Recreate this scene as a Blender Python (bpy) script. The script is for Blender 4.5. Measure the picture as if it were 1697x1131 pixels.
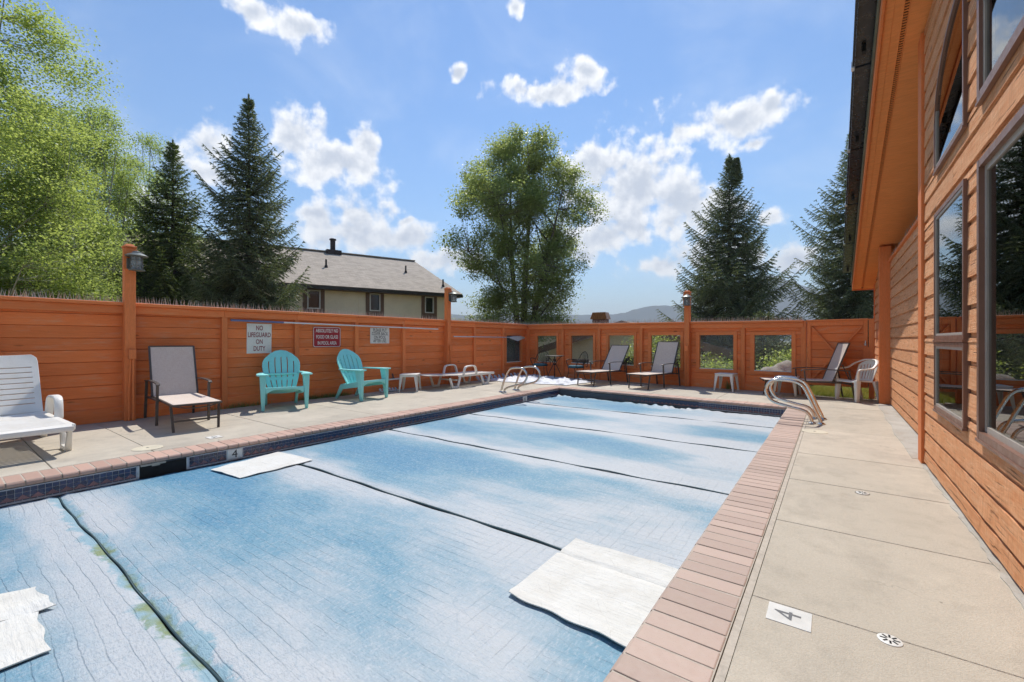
import bpy, bmesh, math, random
import numpy as np
from mathutils import Vector, Matrix, Euler

R = math.radians
random.seed(7)
RNG = np.random.default_rng(11)
for o in list(bpy.data.objects):
    bpy.data.objects.remove(o)
SC = bpy.context.scene
C = SC.collection

# ------------------------------------------------------------------ camera
HEAD = R(36.36)                       # camera heading, turned left from +Y
cam = bpy.data.cameras.new('camera')
cam.sensor_width = 36.0
cam.lens = 722.0 / 1697.0 * 36.0
cam.shift_y = -0.0009
cam.clip_start = 0.05
cam.clip_end = 20000
camo = bpy.data.objects.new('camera', cam)
C.objects.link(camo)
camo.location = (0, 0, 1.22)
camo.rotation_euler = (R(90), 0, HEAD)
SC.camera = camo

# ------------------------------------------------------------------ sun, sky, exposure
SUNV = Vector((-0.315, 0.54, 1.0)).normalized()      # towards the sun
sun = bpy.data.lights.new('sun', 'SUN')
sun.energy = 2.45
sun.angle = R(0.53)
sun.color = (1.0, 0.955, 0.89)
suno = bpy.data.objects.new('sun', sun)
C.objects.link(suno)
suno.location = (-10, 15, 40)
suno.rotation_euler = (-SUNV).to_track_quat('-Z', 'Y').to_euler()

SC.view_settings.view_transform = 'Standard'
SC.view_settings.look = 'None'
SC.view_settings.gamma = 1.0
SC.view_settings.use_curve_mapping = False
SC.view_settings.exposure = 1.06

world = bpy.data.worlds.new('World')
SC.world = world
world.use_nodes = True
WN = world.node_tree
WN.nodes.clear()


class NT:
    """small helper to write node trees as expressions"""
    def __init__(self, tree):
        self.t = tree

    def n(self, typ, **kw):
        nd = self.t.nodes.new(typ)
        for k, v in kw.items():
            setattr(nd, k, v)
        return nd

    def put(self, sock, v):
        if hasattr(v, 'is_linked') or isinstance(v, bpy.types.NodeSocket):
            self.t.links.new(v, sock)
        elif isinstance(v, (tuple, list)) and sock.type == 'RGBA' and len(v) == 3:
            sock.default_value = (*v, 1)
        else:
            sock.default_value = v

    def m(self, op, a, b=None, c=None, clamp=False):
        nd = self.n('ShaderNodeMath', operation=op)
        nd.use_clamp = clamp
        self.put(nd.inputs[0], a)
        if b is not None:
            self.put(nd.inputs[1], b)
        if c is not None:
            self.put(nd.inputs[2], c)
        return nd.outputs[0]

    def v(self, op, a, b=None):
        nd = self.n('ShaderNodeVectorMath', operation=op)
        self.put(nd.inputs[0], a)
        if b is not None:
            self.put(nd.inputs[1], b)
        return nd.outputs['Value'] if op in ('LENGTH', 'DOT_PRODUCT', 'DISTANCE') else nd.outputs[0]

    def sep(self, a):
        nd = self.n('ShaderNodeSeparateXYZ')
        self.put(nd.inputs[0], a)
        return nd.outputs

    def comb(self, x, y, z):
        nd = self.n('ShaderNodeCombineXYZ')
        for i, k in enumerate((x, y, z)):
            self.put(nd.inputs[i], k)
        return nd.outputs[0]

    def noise(self, vec, scale=5, detail=3, rough=0.55, dist=0.0, col=False):
        nd = self.n('ShaderNodeTexNoise')
        if vec is not None:
            self.put(nd.inputs['Vector'], vec)
        nd.inputs['Scale'].default_value = scale
        nd.inputs['Detail'].default_value = detail
        nd.inputs['Roughness'].default_value = rough
        nd.inputs['Distortion'].default_value = dist
        return nd.outputs['Color' if col else 'Fac']

    def voro(self, vec, scale=5, feature='F1', out='Distance', rnd=1.0):
        nd = self.n('ShaderNodeTexVoronoi', feature=feature)
        self.put(nd.inputs['Vector'], vec)
        nd.inputs['Scale'].default_value = scale
        nd.inputs['Randomness'].default_value = rnd
        return nd.outputs[out]

    def mapr(self, a, f0, f1, t0=0.0, t1=1.0, smooth=False):
        nd = self.n('ShaderNodeMapRange')
        nd.interpolation_type = 'SMOOTHSTEP' if smooth else 'LINEAR'
        nd.clamp = True
        self.put(nd.inputs['Value'], a)
        for k, x in zip(('From Min', 'From Max', 'To Min', 'To Max'), (f0, f1, t0, t1)):
            self.put(nd.inputs[k], x)
        return nd.outputs[0]

    def mix(self, fac, a, b, blend='MIX'):
        nd = self.n('ShaderNodeMix', data_type='RGBA', blend_type=blend)
        self.put(nd.inputs['Factor'], fac)
        self.put(nd.inputs[6], a)
        self.put(nd.inputs[7], b)
        return nd.outputs[2]

    def bump(self, h, dist=0.01, strength=1.0):
        nd = self.n('ShaderNodeBump')
        nd.inputs['Strength'].default_value = strength
        nd.inputs['Distance'].default_value = dist
        self.put(nd.inputs['Height'], h)
        return nd.outputs[0]


def build_sky():
    """Nishita sky with cumulus; each cloud is a fixed direction on the dome, the set repeats round the horizon"""
    t = NT(WN)
    F_, CX_, HY_ = 722.0, 848.5, 564.0
    # x, y, half width, half height of the clouds on the 1697 px picture; turned into azimuth and elevation
    blobs = [(425, 18, 52, 26), (500, 52, 62, 30), (915, 148, 100, 24), (968, 118, 34, 22), (758, 118, 18, 11),
             (1225, 200, 92, 36), (1132, 226, 40, 26), (1282, 178, 26, 26), (1250, 238, 30, 14),
             (498, 216, 52, 46), (560, 272, 88, 42), (606, 238, 34, 32), (332, 232, 44, 44), (345, 278, 48, 26),
             (590, 380, 118, 42), (600, 352, 70, 32), (672, 392, 58, 30), (740, 434, 58, 30), (522, 356, 30, 15),
             (1050, 310, 120, 90), (1128, 345, 86, 76), (985, 268, 62, 44), (1010, 385, 90, 34), (852, 14, 16, 16),
             (1270, 354, 34, 18), (1315, 440, 56, 36), (1100, 440, 66, 22), (945, 420, 60, 18), (672, 364, 16, 8),
             (1430, 400, 70, 40), (100, 440, 120, 40), (230, 340, 60, 40), (1180, 425, 90, 34)]
    co = t.n('ShaderNodeTexCoord').outputs['Generated']
    dirv = t.v('NORMALIZE', co)
    rx = t.v('DOT_PRODUCT', dirv, (math.cos(HEAD), math.sin(HEAD), 0))
    fx = t.v('DOT_PRODUCT', dirv, (-math.sin(HEAD), math.cos(HEAD), 0))
    az = t.m('ARCTAN2', rx, fx)
    az = t.m('WRAP', az, R(60), R(-60))
    el = t.m('ARCSINE', t.sep(dirv)[2])
    P = t.comb(az, el, 0.0)
    n1 = t.v('SUBTRACT', t.noise(P, 9, 1, 0.5, col=True), (0.5, 0.5, 0.5))
    Pd = t.v('ADD', P, t.v('MULTIPLY', n1, (0.065, 0.055, 0.0)))
    acc = None
    for (x, y, w, h) in blobs:
        u, v = (x - CX_) / F_, (HY_ - y) / F_
        az_, el_ = math.atan(u), math.atan(v / math.sqrt(1 + u * u))
        sa = w / F_ / (1 + u * u) * 1.12
        se = h / F_ / math.sqrt(1 + u * u + v * v) * 1.12
        d = t.v('LENGTH', t.v('MULTIPLY', t.v('SUBTRACT', Pd, (az_, el_, 0)), (1 / sa, 1 / se, 0)))
        acc = d if acc is None else t.m('SMOOTH_MIN', acc, d, 0.25)
    acc = t.m('SUBTRACT', 1.0, acc)
    fine = t.noise(P, 20, 7, 0.55)
    fine_up = t.noise(t.v('ADD', P, (-0.004, 0.014, 0.0)), 20, 5, 0.55)
    dens = t.m('ADD', acc, t.m('MULTIPLY', t.m('SUBTRACT', fine, 0.5), 2.7))
    mask = t.mapr(dens, -0.02, 0.62, 0.0, 1.0, True)
    above = t.mapr(t.sep(dirv)[2], 0.0, 0.04)
    mask = t.m('MULTIPLY', mask, above)
    # lit edges and puffs, greyer where more cloud lies above
    d_up = t.m('ADD', acc, t.m('MULTIPLY', t.m('SUBTRACT', fine_up, 0.5), 2.6))
    shade = t.mapr(t.m('SUBTRACT', d_up, t.m('MULTIPLY', t.m('SUBTRACT', fine, 0.5), 1.2)), 0.05, 1.15, 0.0, 1.0, True)
    ccol = t.mix(shade, (8.3, 8.35, 8.45), (4.5, 4.95, 5.8))

    sky = t.n('ShaderNodeTexSky', sky_type='NISHITA')
    sky.sun_disc = False
    sky.sun_elevation = math.asin(SUNV.z)
    sky.sun_rotation = math.atan2(SUNV.x, SUNV.y)
    sky.altitude = 0
    sky.air_density = 1.4
    sky.dust_density = 0.1
    sky.ozone_density = 10.0
    # thin high veil, thicker towards the horizon
    veil = t.mapr(t.noise(t.v('MULTIPLY', P, (1.0, 1.6, 1.0)), 3.1, 5, 0.6, 0.4), 0.44, 0.80, 0.0, 0.32, True)
    veil = t.m('MULTIPLY', veil, t.mapr(el, 0.25, 1.0, 1.0, 0.35))
    col = t.mix(veil, sky.outputs[0], (7.2, 7.7, 8.4))
    col = t.mix(mask, col, ccol)
    bg = t.n('ShaderNodeBackground')
    t.put(bg.inputs['Color'], col)
    bg.inputs['Strength'].default_value = 0.071
    out = t.n('ShaderNodeOutputWorld')
    WN.links.new(bg.outputs[0], out.inputs['Surface'])


build_sky()
world.cycles.sampling_method = 'MANUAL'
world.cycles.sample_map_resolution = 256

SC.render.engine = 'CYCLES'
SC.cycles.use_adaptive_sampling = True
SC.cycles.adaptive_threshold = 0.02
SC.cycles.max_bounces = 7
SC.cycles.diffuse_bounces = 3
SC.cycles.transparent_max_bounces = 16
SC.cycles.volume_bounces = 0
SC.cycles.caustics_reflective = False
SC.cycles.caustics_refractive = False

# ------------------------------------------------------------------ mesh helpers


class MB:
    def __init__(self):
        self.v, self.f = [], []

    def add(self, vs, fs):
        b = len(self.v)
        self.v += [tuple(p) for p in vs]
        self.f += [tuple(i + b for i in q) for q in fs]
        return self

    def hexa(self, p):        # p: 4 bottom ccw, 4 top ccw
        return self.add(p, [(3, 2, 1, 0), (4, 5, 6, 7), (0, 1, 5, 4), (1, 2, 6, 5), (2, 3, 7, 6), (3, 0, 4, 7)])

    def box(self, x0, x1, y0, y1, z0, z1):
        return self.hexa([(x0, y0, z0), (x1, y0, z0), (x1, y1, z0), (x0, y1, z0),
                          (x0, y0, z1), (x1, y0, z1), (x1, y1, z1), (x0, y1, z1)])

    def bar(self, p0, p1, w, h, up=(0, 0, 1)):
        p0, p1 = Vector(p0), Vector(p1)
        d = (p1 - p0).normalized()
        s = d.cross(Vector(up))
        if s.length < 1e-4:
            s = d.cross(Vector((1, 0, 0)))
        s.normalize()
        u = s.cross(d)
        q = [(-w / 2, -h / 2), (w / 2, -h / 2), (w / 2, h / 2), (-w / 2, h / 2)]
        return self.add([p0 + s * a + u * b for a, b in q] + [p1 + s * a + u * b for a, b in q],
                        [(0, 1, 2, 3), (7, 6, 5, 4), (0, 4, 5, 1), (1, 5, 6, 2), (2, 6, 7, 3), (3, 7, 4, 0)])

    def prism(self, poly, axis, a, b):
        """poly: 2D loop; axis 'x','y','z' extruded from a to b"""
        def P(p, t):
            return {'x': (t, p[0], p[1]), 'y': (p[0], t, p[1]), 'z': (p[0], p[1], t)}[axis]
        n = len(poly)
        fs = [tuple(range(n - 1, -1, -1)), tuple(range(n, 2 * n))]
        fs += [(i, (i + 1) % n, (i + 1) % n + n, i + n) for i in range(n)]
        return self.add([P(p, a) for p in poly] + [P(p, b) for p in poly], fs)

    def tube(self, pts, r, n=8, cap=True, closed=False):
        pts = [Vector(p) for p in pts]
        m = len(pts)
        rr = r if isinstance(r, (list, tuple)) else [r] * m
        tang = []
        for i in range(m):
            a = pts[(i - 1) % m] if (closed or i > 0) else pts[i]
            b = pts[(i + 1) % m] if (closed or i < m - 1) else pts[i]
            tang.append((b - a).normalized())
        ref = Vector((0, 0, 1)) if abs(tang[0].z) < 0.9 else Vector((1, 0, 0))
        s = tang[0].cross(ref).normalized()
        vs = []
        for i in range(m):
            s = (s - tang[i] * s.dot(tang[i])).normalized()
            u = tang[i].cross(s)
            for k in range(n):
                a = 2 * math.pi * k / n
                vs.append(pts[i] + (s * math.cos(a) + u * math.sin(a)) * rr[i])
        fs = []
        for i in range(m if closed else m - 1):
            j = (i + 1) % m
            for k in range(n):
                k2 = (k + 1) % n
                fs.append((i * n + k, i * n + k2, j * n + k2, j * n + k))
        if cap and not closed:
            fs.append(tuple(range(n - 1, -1, -1)))
            fs.append(tuple(range((m - 1) * n, m * n)))
        return self.add(vs, fs)

    def ribbon(self, pts, w, h, up=(0, 0, 1)):
        """one continuous bar of rectangular section swept along a path"""
        pts = [Vector(p) for p in pts]
        m = len(pts)
        vs, fs = [], []
        for i in range(m):
            d = (pts[min(i + 1, m - 1)] - pts[max(i - 1, 0)]).normalized()
            s = d.cross(Vector(up))
            if s.length < 1e-3:
                s = d.cross(Vector((1, 0, 0)))
            s.normalize()
            u = s.cross(d)
            vs += [pts[i] + s * a + u * b for a, b in ((-w / 2, -h / 2), (w / 2, -h / 2), (w / 2, h / 2), (-w / 2, h / 2))]
        for i in range(m - 1):
            for k in range(4):
                fs.append((i * 4 + k, i * 4 + (k + 1) % 4, i * 4 + 4 + (k + 1) % 4, i * 4 + 4 + k))
        fs += [(3, 2, 1, 0), tuple(range(4 * m - 4, 4 * m))]
        return self.add(vs, fs)

    def lathe(self, prof, n=16, c=(0, 0, 0)):
        vs, fs = [], []
        for r, z in prof:
            for k in range(n):
                a = 2 * math.pi * k / n
                vs.append((c[0] + r * math.cos(a), c[1] + r * math.sin(a), c[2] + z))
        for i in range(len(prof) - 1):
            for k in range(n):
                k2 = (k + 1) % n
                fs.append((i * n + k, i * n + k2, (i + 1) * n + k2, (i + 1) * n + k))
        fs.append(tuple(range(n - 1, -1, -1)))
        fs.append(tuple(range((len(prof) - 1) * n, len(prof) * n)))
        return self.add(vs, fs)

    def panel(self, us, ts, filled, P, th):
        """solid panel with holes: grid us x ts, cell (i,j) kept if filled(i,j); P(u,t) -> (point, normal)"""
        nu, nt = len(us), len(ts)
        vs = []
        for side in (0.5, -0.5):
            for t in ts:
                for u in us:
                    p, nn = P(u, t)
                    vs.append(Vector(p) + Vector(nn) * th * side)
        off = nu * nt

        def I(i, j, s):
            return s * off + j * nu + i
        fs = []

        def ok(i, j):
            return 0 <= i < nu - 1 and 0 <= j < nt - 1 and filled(i, j)
        for j in range(nt - 1):
            for i in range(nu - 1):
                if not ok(i, j):
                    continue
                fs.append((I(i, j, 0), I(i + 1, j, 0), I(i + 1, j + 1, 0), I(i, j + 1, 0)))
                fs.append((I(i, j + 1, 1), I(i + 1, j + 1, 1), I(i + 1, j, 1), I(i, j, 1)))
                if not ok(i - 1, j):
                    fs.append((I(i, j, 0), I(i, j + 1, 0), I(i, j + 1, 1), I(i, j, 1)))
                if not ok(i + 1, j):
                    fs.append((I(i + 1, j + 1, 0), I(i + 1, j, 0), I(i + 1, j, 1), I(i + 1, j + 1, 1)))
                if not ok(i, j - 1):
                    fs.append((I(i + 1, j, 0), I(i, j, 0), I(i, j, 1), I(i + 1, j, 1)))
                if not ok(i, j + 1):
                    fs.append((I(i, j + 1, 0), I(i + 1, j + 1, 0), I(i + 1, j + 1, 1), I(i, j + 1, 1)))
        return self.add(vs, fs)

    def mesh(self, name, smooth=None, bevel=0.0, seg=1):
        me = bpy.data.meshes.new(name)
        me.from_pydata(self.v, [], self.f)
        bm = bmesh.new()
        bm.from_mesh(me)
        bmesh.ops.remove_doubles(bm, verts=[v for v in bm.verts if not v.link_faces], dist=0)
        loose = [v for v in bm.verts if not v.link_faces]
        bmesh.ops.delete(bm, geom=loose, context='VERTS')
        bmesh.ops.recalc_face_normals(bm, faces=bm.faces)
        if bevel:
            es = [e for e in bm.edges if len(e.link_faces) == 2 and e.calc_face_angle(0) > 0.5]
            bmesh.ops.bevel(bm, geom=es, offset=bevel, segments=seg, affect='EDGES', profile=0.5, clamp_overlap=True)
        bm.to_mesh(me)
        bm.free()
        if smooth is not None:
            me.shade_smooth()
            me.set_sharp_from_angle(angle=R(smooth))
        return me


def spline(pts, k=6, closed=False):
    pts = [Vector(p) for p in pts]
    n = len(pts)
    out = []
    for i in range(n if closed else n - 1):
        def G(j):
            return pts[j % n] if closed else pts[min(max(j, 0), n - 1)]
        p0, p1, p2, p3 = G(i - 1), G(i), G(i + 1), G(i + 2)
        for s in range(k):
            t = s / k
            out.append(0.5 * ((2 * p1) + (p2 - p0) * t + (2 * p0 - 5 * p1 + 4 * p2 - p3) * t * t + (3 * p1 - p0 - 3 * p2 + p3) * t ** 3))
    if not closed:
        out.append(pts[-1])
    return out


def np_mesh(name, V, Fc):
    V = np.asarray(V, dtype=np.float32)
    Fc = np.asarray(Fc, dtype=np.int32)
    me = bpy.data.meshes.new(name)
    me.vertices.add(len(V))
    me.vertices.foreach_set('co', V.ravel())
    k = Fc.shape[1]
    me.loops.add(Fc.size)
    me.loops.foreach_set('vertex_index', Fc.ravel())
    me.polygons.add(len(Fc))
    me.polygons.foreach_set('loop_start', np.arange(0, Fc.size, k, dtype=np.int32))
    me.update(calc_edges=True)
    return me


def link(o, parent=None, loc=None, rz=None, rot=None, label=None, cat=None, group=None, kind=None):
    C.objects.link(o)
    if parent is not None:
        o.parent = parent
    if loc is not None:
        o.location = loc
    if rz is not None:
        o.rotation_euler = (0, 0, rz)
    if rot is not None:
        o.rotation_euler = rot
    for k, v in (('label', label), ('category', cat), ('group', group), ('kind', kind)):
        if v:
            o[k] = v
    return o


def obj(name, mb, mat, parent=None, smooth=None, bevel=0.0, seg=1, **kw):
    me = mb if isinstance(mb, bpy.types.Mesh) else mb.mesh(name, smooth, bevel, seg)
    if mat is not None and not me.materials:
        me.materials.append(mat)
    return link(bpy.data.objects.new(name, me), parent, **kw)


def empty(name, loc, rz=0.0, **kw):
    o = bpy.data.objects.new(name, None)
    o.empty_display_size = 0.1
    return link(o, loc=loc, rz=rz, **kw)


def copy_tree(o, parent=None):
    c = o.copy()
    C.objects.link(c)
    c.parent = parent
    for ch in list(o.children):
        copy_tree(ch, c)
    return c


def text_mesh(s, size, bold=0.0, sx=1.0, space=1.0):
    cu = bpy.data.curves.new('lettering', 'FONT')
    cu.body = s
    cu.size = size
    cu.align_x = 'CENTER'
    cu.align_y = 'CENTER'
    cu.offset = bold
    cu.space_character = space
    cu.resolution_u = 3
    o = bpy.data.objects.new('lettering', cu)
    C.objects.link(o)
    dg = bpy.context.evaluated_depsgraph_get()
    me = bpy.data.meshes.new_from_object(o.evaluated_get(dg))
    bpy.data.objects.remove(o)
    bpy.data.curves.remove(cu)
    for v in me.vertices:
        v.co.x *= sx
    me.materials.clear()
    return me

# ------------------------------------------------------------------ materials


def material(name):
    m = bpy.data.materials.new(name)
    m.use_nodes = True
    m.node_tree.nodes.clear()
    return m, NT(m.node_tree)


def finish(m, t, shader):
    o = t.n('ShaderNodeOutputMaterial')
    t.t.links.new(shader, o.inputs['Surface'])
    return m


def bsdf(t, col, rough=0.6, bump=None, metal=0.0, spec=0.5, coat=0.0):
    b = t.n('ShaderNodeBsdfPrincipled')
    t.put(b.inputs['Base Color'], col)
    t.put(b.inputs['Roughness'], rough)
    b.inputs['Metallic'].default_value = metal
    b.inputs['Specular IOR Level'].default_value = spec
    b.inputs['Coat Weight'].default_value = coat
    if bump is not None:
        t.put(b.inputs['Normal'], bump)
    return b.outputs[0]


def objco(t, scale=(1, 1, 1), rnd=True):
    tc = t.n('ShaderNodeTexCoord').outputs['Object']
    v = t.v('MULTIPLY', tc, scale)
    if rnd:
        r = t.n('ShaderNodeObjectInfo').outputs['Random']
        v = t.v('ADD', v, t.comb(t.m('MULTIPLY', r, 37.0), t.m('MULTIPLY', r, 91.0), t.m('MULTIPLY', r, 53.0)))
    return v


def tint(t, col, amt=0.12):
    """small piece-to-piece brightness difference"""
    r = t.n('ShaderNodeObjectInfo').outputs['Random']
    hsv = t.n('ShaderNodeHueSaturation')
    t.put(hsv.inputs['Value'], t.mapr(r, 0, 1, 1 - amt, 1 + amt))
    t.put(hsv.inputs['Color'], col)
    return hsv.outputs[0]


def m_wood(name, c1, c2, along=(1.2, 14, 14), rough=0.62, bumpd=0.004, worn=None, wornamt=0.5, knots=True, var=0.1, fine=1.0, crack=False):
    m, t = material(name)
    v = objco(t, along)
    g = t.noise(v, 3.0, 6, 0.62, 0.6)
    grain = t.noise(objco(t, (along[0] * 2.2, along[1] * 6, along[2] * 6)), 3.0, 4, 0.6)
    col = t.mix(t.mapr(g, 0.3, 0.72), c1, c2)
    col = t.mix(t.mapr(grain, 0.35, 0.74, 0.0, 0.42), col, tuple(x * 0.62 for x in c1))
    if worn:
        w = t.noise(objco(t, (along[0] * 1.3, along[1] * .6, along[2] * .6)), 2.2, 7, 0.68)
        col = t.mix(t.mapr(w, 0.52, 0.74, 0.0, wornamt), col, worn)
    if knots:
        k = t.voro(objco(t, (1.6, 6, 6)), 1.0)
        col = t.mix(t.mapr(k, 0.04, 0.11, 0.8, 0.0), col, tuple(x * 0.3 for x in c1))
    if crack:
        ck = t.noise(objco(t, (1.1, 34, 34)), 2.0, 3, 0.55)
        ckm = t.mapr(ck, 0.63, 0.68, 0.0, 0.85)
        col = t.mix(ckm, col, tuple(x * 0.22 for x in c1))
        saw = t.noise(objco(t, (60, 5, 5)), 1.5, 4, 0.7)
        col = t.mix(t.mapr(saw, 0.42, 0.72, 0.0, 0.6), col, tuple(x * 0.6 for x in c1))
        grain = t.m('ADD', grain, t.m('MULTIPLY', saw, 0.7))
        grain = t.m('SUBTRACT', grain, t.m('MULTIPLY', ckm, 1.5))
    col = tint(t, col, var)
    b = t.bump(t.m('ADD', g, t.m('MULTIPLY', grain, 0.8 * fine)), bumpd, 0.6)
    return finish(m, t, bsdf(t, col, rough, b, spec=0.25))


def m_plain(name, col, rough=0.5, metal=0.0, var=0.06, nscale=6.0, dirt=0.12, bumpd=0.0006, bscale=60, spec=0.4, dark=None, coat=0.0):
    m, t = material(name)
    v = objco(t)
    n = t.noise(v, nscale, 5, 0.6)
    c = t.mix(t.mapr(n, 0.4, 0.75, 0.0, dirt * 2.2), col, dark or tuple(x * 0.55 for x in col))
    c = tint(t, c, var)
    rn = t.mapr(t.noise(v, nscale * 2.3, 4, 0.6), 0.3, 0.7, max(rough - 0.1, 0.02), rough + 0.1)
    b = t.bump(t.noise(v, bscale, 3, 0.6), bumpd, 0.5)
    return finish(m, t, bsdf(t, c, rn, b, metal, spec, coat))


def m_leaf(name, c1, c2, trans=0.45, rough=0.5, tmul=1.25):
    m, t = material(name)
    rp = t.n('ShaderNodeNewGeometry').outputs['Random Per Island']
    pos = t.n('ShaderNodeNewGeometry').outputs['Position']
    nz = t.noise(pos, 0.7, 2, 0.5)
    f = t.m('ADD', t.m('MULTIPLY', rp, 0.7), t.m('MULTIPLY', t.m('SUBTRACT', nz, 0.5), 0.9), clamp=True)
    col = t.mix(f, c1, c2)
    d = bsdf(t, col, rough, spec=0.3)
    tr = t.n('ShaderNodeBsdfTranslucent')
    t.put(tr.inputs['Color'], t.mix(1.0, col, (tmul, tmul * 0.98, tmul * 0.55), 'MULTIPLY'))
    mx = t.n('ShaderNodeMixShader')
    mx.inputs[0].default_value = trans
    t.t.links.new(d, mx.inputs[1])
    t.t.links.new(tr.outputs[0], mx.inputs[2])
    return finish(m, t, mx.outputs[0])


def m_glass(name, tintc=(0.8, 0.85, 0.83), ior=1.5, film=0.0, rough=0.0):
    m, t = material(name)
    tr = t.n('ShaderNodeBsdfTransparent')
    t.put(tr.inputs[0], (*tintc, 1))
    gl = t.n('ShaderNodeBsdfGlossy')
    gl.inputs['Roughness'].default_value = rough
    t.put(gl.inputs['Color'], (0.95, 0.97, 0.96, 1))
    fr = t.n('ShaderNodeFresnel')
    fr.inputs['IOR'].default_value = ior
    mx = t.n('ShaderNodeMixShader')
    t.put(mx.inputs[0], fr.outputs[0])
    t.t.links.new(tr.outputs[0], mx.inputs[1])
    t.t.links.new(gl.outputs[0], mx.inputs[2])
    sh = mx.outputs[0]
    if film:
        df = t.n('ShaderNodeBsdfDiffuse')
        t.put(df.inputs[0], (0.6, 0.62, 0.62, 1))
        m2 = t.n('ShaderNodeMixShader')
        v = objco(t)
        t.put(m2.inputs[0], t.mapr(t.noise(v, 3.0, 5, 0.6), 0.3, 0.75, film * 0.4, film * 1.6))
        t.t.links.new(sh, m2.inputs[1])
        t.t.links.new(df.outputs[0], m2.inputs[2])
        sh = m2.outputs[0]
    return finish(m, t, sh)


def m_concrete(name, c1, c2, stain):
    m, t = material(name)
    pos = t.n('ShaderNodeNewGeometry').outputs['Position']
    v = pos
    big = t.noise(v, 0.7, 7, 0.66)
    mid = t.noise(v, 5.0, 6, 0.65)
    fine = t.noise(v, 90, 3, 0.7)
    speck = t.voro(v, 160)
    col = t.mix(t.mapr(big, 0.3, 0.7), c1, c2)
    col = t.mix(t.mapr(mid, 0.52, 0.75, 0.0, 0.55), col, stain)
    st = t.noise(t.v('MULTIPLY', v, (1.0, 0.55, 1.0)), 1.7, 7, 0.7)
    col = t.mix(t.mapr(st, 0.50, 0.68, 0.0, 0.75), col, stain)
    wear = t.noise(t.v('ADD', v, (31, 7, 2)), 1.1, 7, 0.68)
    col = t.mix(t.mapr(wear, 0.52, 0.68, 0.0, 0.6), col, tuple(min(1, x * 1.22) for x in c1))
    col = t.mix(t.mapr(fine, 0.35, 0.72, 0.0, 0.34), col, tuple(x * 0.6 for x in c2))
    col = t.mix(t.mapr(speck, 0.05, 0.22, 0.28, 0.0), col, tuple(x * 0.45 for x in c2))
    col = tint(t, col, 0.045)
    ck = t.voro(t.v('ADD', v, t.v('MULTIPLY', t.noise(v, 2.2, 4, 0.6, col=True), (0.7, 0.7, 0))), 0.55, 'DISTANCE_TO_EDGE')
    ckm = t.m('MULTIPLY', t.mapr(ck, 0.0, 0.0035, 1.0, 0.0), t.mapr(t.noise(v, 0.9, 2, 0.5), 0.5, 0.56))
    col = t.mix(t.m('MULTIPLY', ckm, 0.6), col, tuple(x * 0.4 for x in c2))
    spots = t.voro(v, 3.3)
    col = t.mix(t.mapr(spots, 0.012, 0.03, 0.7, 0.0), col, tuple(x * 0.35 for x in c2))
    b = t.bump(t.m('ADD', fine, t.m('MULTIPLY', speck, 0.8)), 0.0025, 0.6)
    return finish(m, t, bsdf(t, col, t.mapr(mid, 0.3, 0.7, 0.62, 0.85), b, spec=0.3))

M = {}
M['fence'] = m_wood('fence_paint', (0.80, 0.205, 0.055), (0.88, 0.255, 0.075), rough=0.6, bumpd=0.0025, worn=(0.72, 0.35, 0.19), wornamt=0.7, var=0.12)
M['post'] = m_wood('post_paint', (0.79, 0.22, 0.065), (0.86, 0.265, 0.085), along=(12, 12, 1.0), rough=0.6, bumpd=0.002, worn=(0.74, 0.34, 0.16), wornamt=0.35, knots=False)
M['rail'] = m_wood('rail_paint', (0.79, 0.22, 0.065), (0.86, 0.265, 0.085), rough=0.6, bumpd=0.002, worn=(0.76, 0.36, 0.17), wornamt=0.45, knots=False)
M['siding'] = m_wood('sawn_siding', (0.76, 0.30, 0.115), (0.92, 0.52, 0.28), along=(1.4, 16, 16), rough=0.8, bumpd=0.016, worn=(0.84, 0.55, 0.34), wornamt=0.55, var=0.10, fine=1.6, crack=True)
M['soffit'] = m_wood('soffit_paint', (0.88, 0.30, 0.085), (0.92, 0.33, 0.10), along=(1, 1.6, 8), rough=0.7, bumpd=0.001, knots=False, var=0.03)
M['trim'] = m_plain('brown_cladding', (0.22, 0.11, 0.072), 0.38, dirt=0.15)
M['sash'] = m_plain('pale_sash', (0.42, 0.36, 0.30), 0.45)
M['concrete'] = m_concrete('deck_concrete', (0.53, 0.47, 0.375), (0.46, 0.405, 0.32), (0.35, 0.31, 0.25))
M['joint'] = m_plain('joint_filler', (0.20, 0.17, 0.13), 0.9, nscale=20, dirt=0.3)
M['mortar'] = m_plain('mortar', (0.50, 0.44, 0.36), 0.9, nscale=30, dirt=0.25, bumpd=0.002)
M['footing'] = m_concrete('old_footing', (0.46, 0.44, 0.39), (0.38, 0.37, 0.33), (0.30, 0.22, 0.14))
M['brick'] = m_plain('coping_clay', (0.45, 0.335, 0.268), 0.6, var=0.12, nscale=14, dirt=0.22, bumpd=0.001, dark=(0.44, 0.31, 0.26))
M['brick_red'] = m_plain('coping_clay_red', (0.49, 0.315, 0.24), 0.6, var=0.13, nscale=14, dirt=0.22, bumpd=0.001, dark=(0.42, 0.27, 0.21))
M['tile'] = m_plain('navy_tile', (0.022, 0.035, 0.085), 0.18, var=0.35, nscale=25, dirt=0.1, spec=0.5)
M['motif'] = m_plain('rose_tile', (0.23, 0.115, 0.115), 0.25, var=0.15, nscale=30)
M['grout'] = m_plain('tile_grout', (0.52, 0.52, 0.53), 0.85, nscale=30, dirt=0.3)
M['poolshell'] = m_plain('pool_plaster', (0.10, 0.11, 0.12), 0.8)
M['black'] = m_plain('black_paint', (0.012, 0.012, 0.013), 0.5)
M['dark'] = m_plain('recess_shade', (0.015, 0.014, 0.013), 0.9)  # near-black colour put in for the shade inside openings
M['white_tile'] = m_plain('white_tile', (0.72, 0.70, 0.64), 0.4, dirt=0.2)
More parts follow.
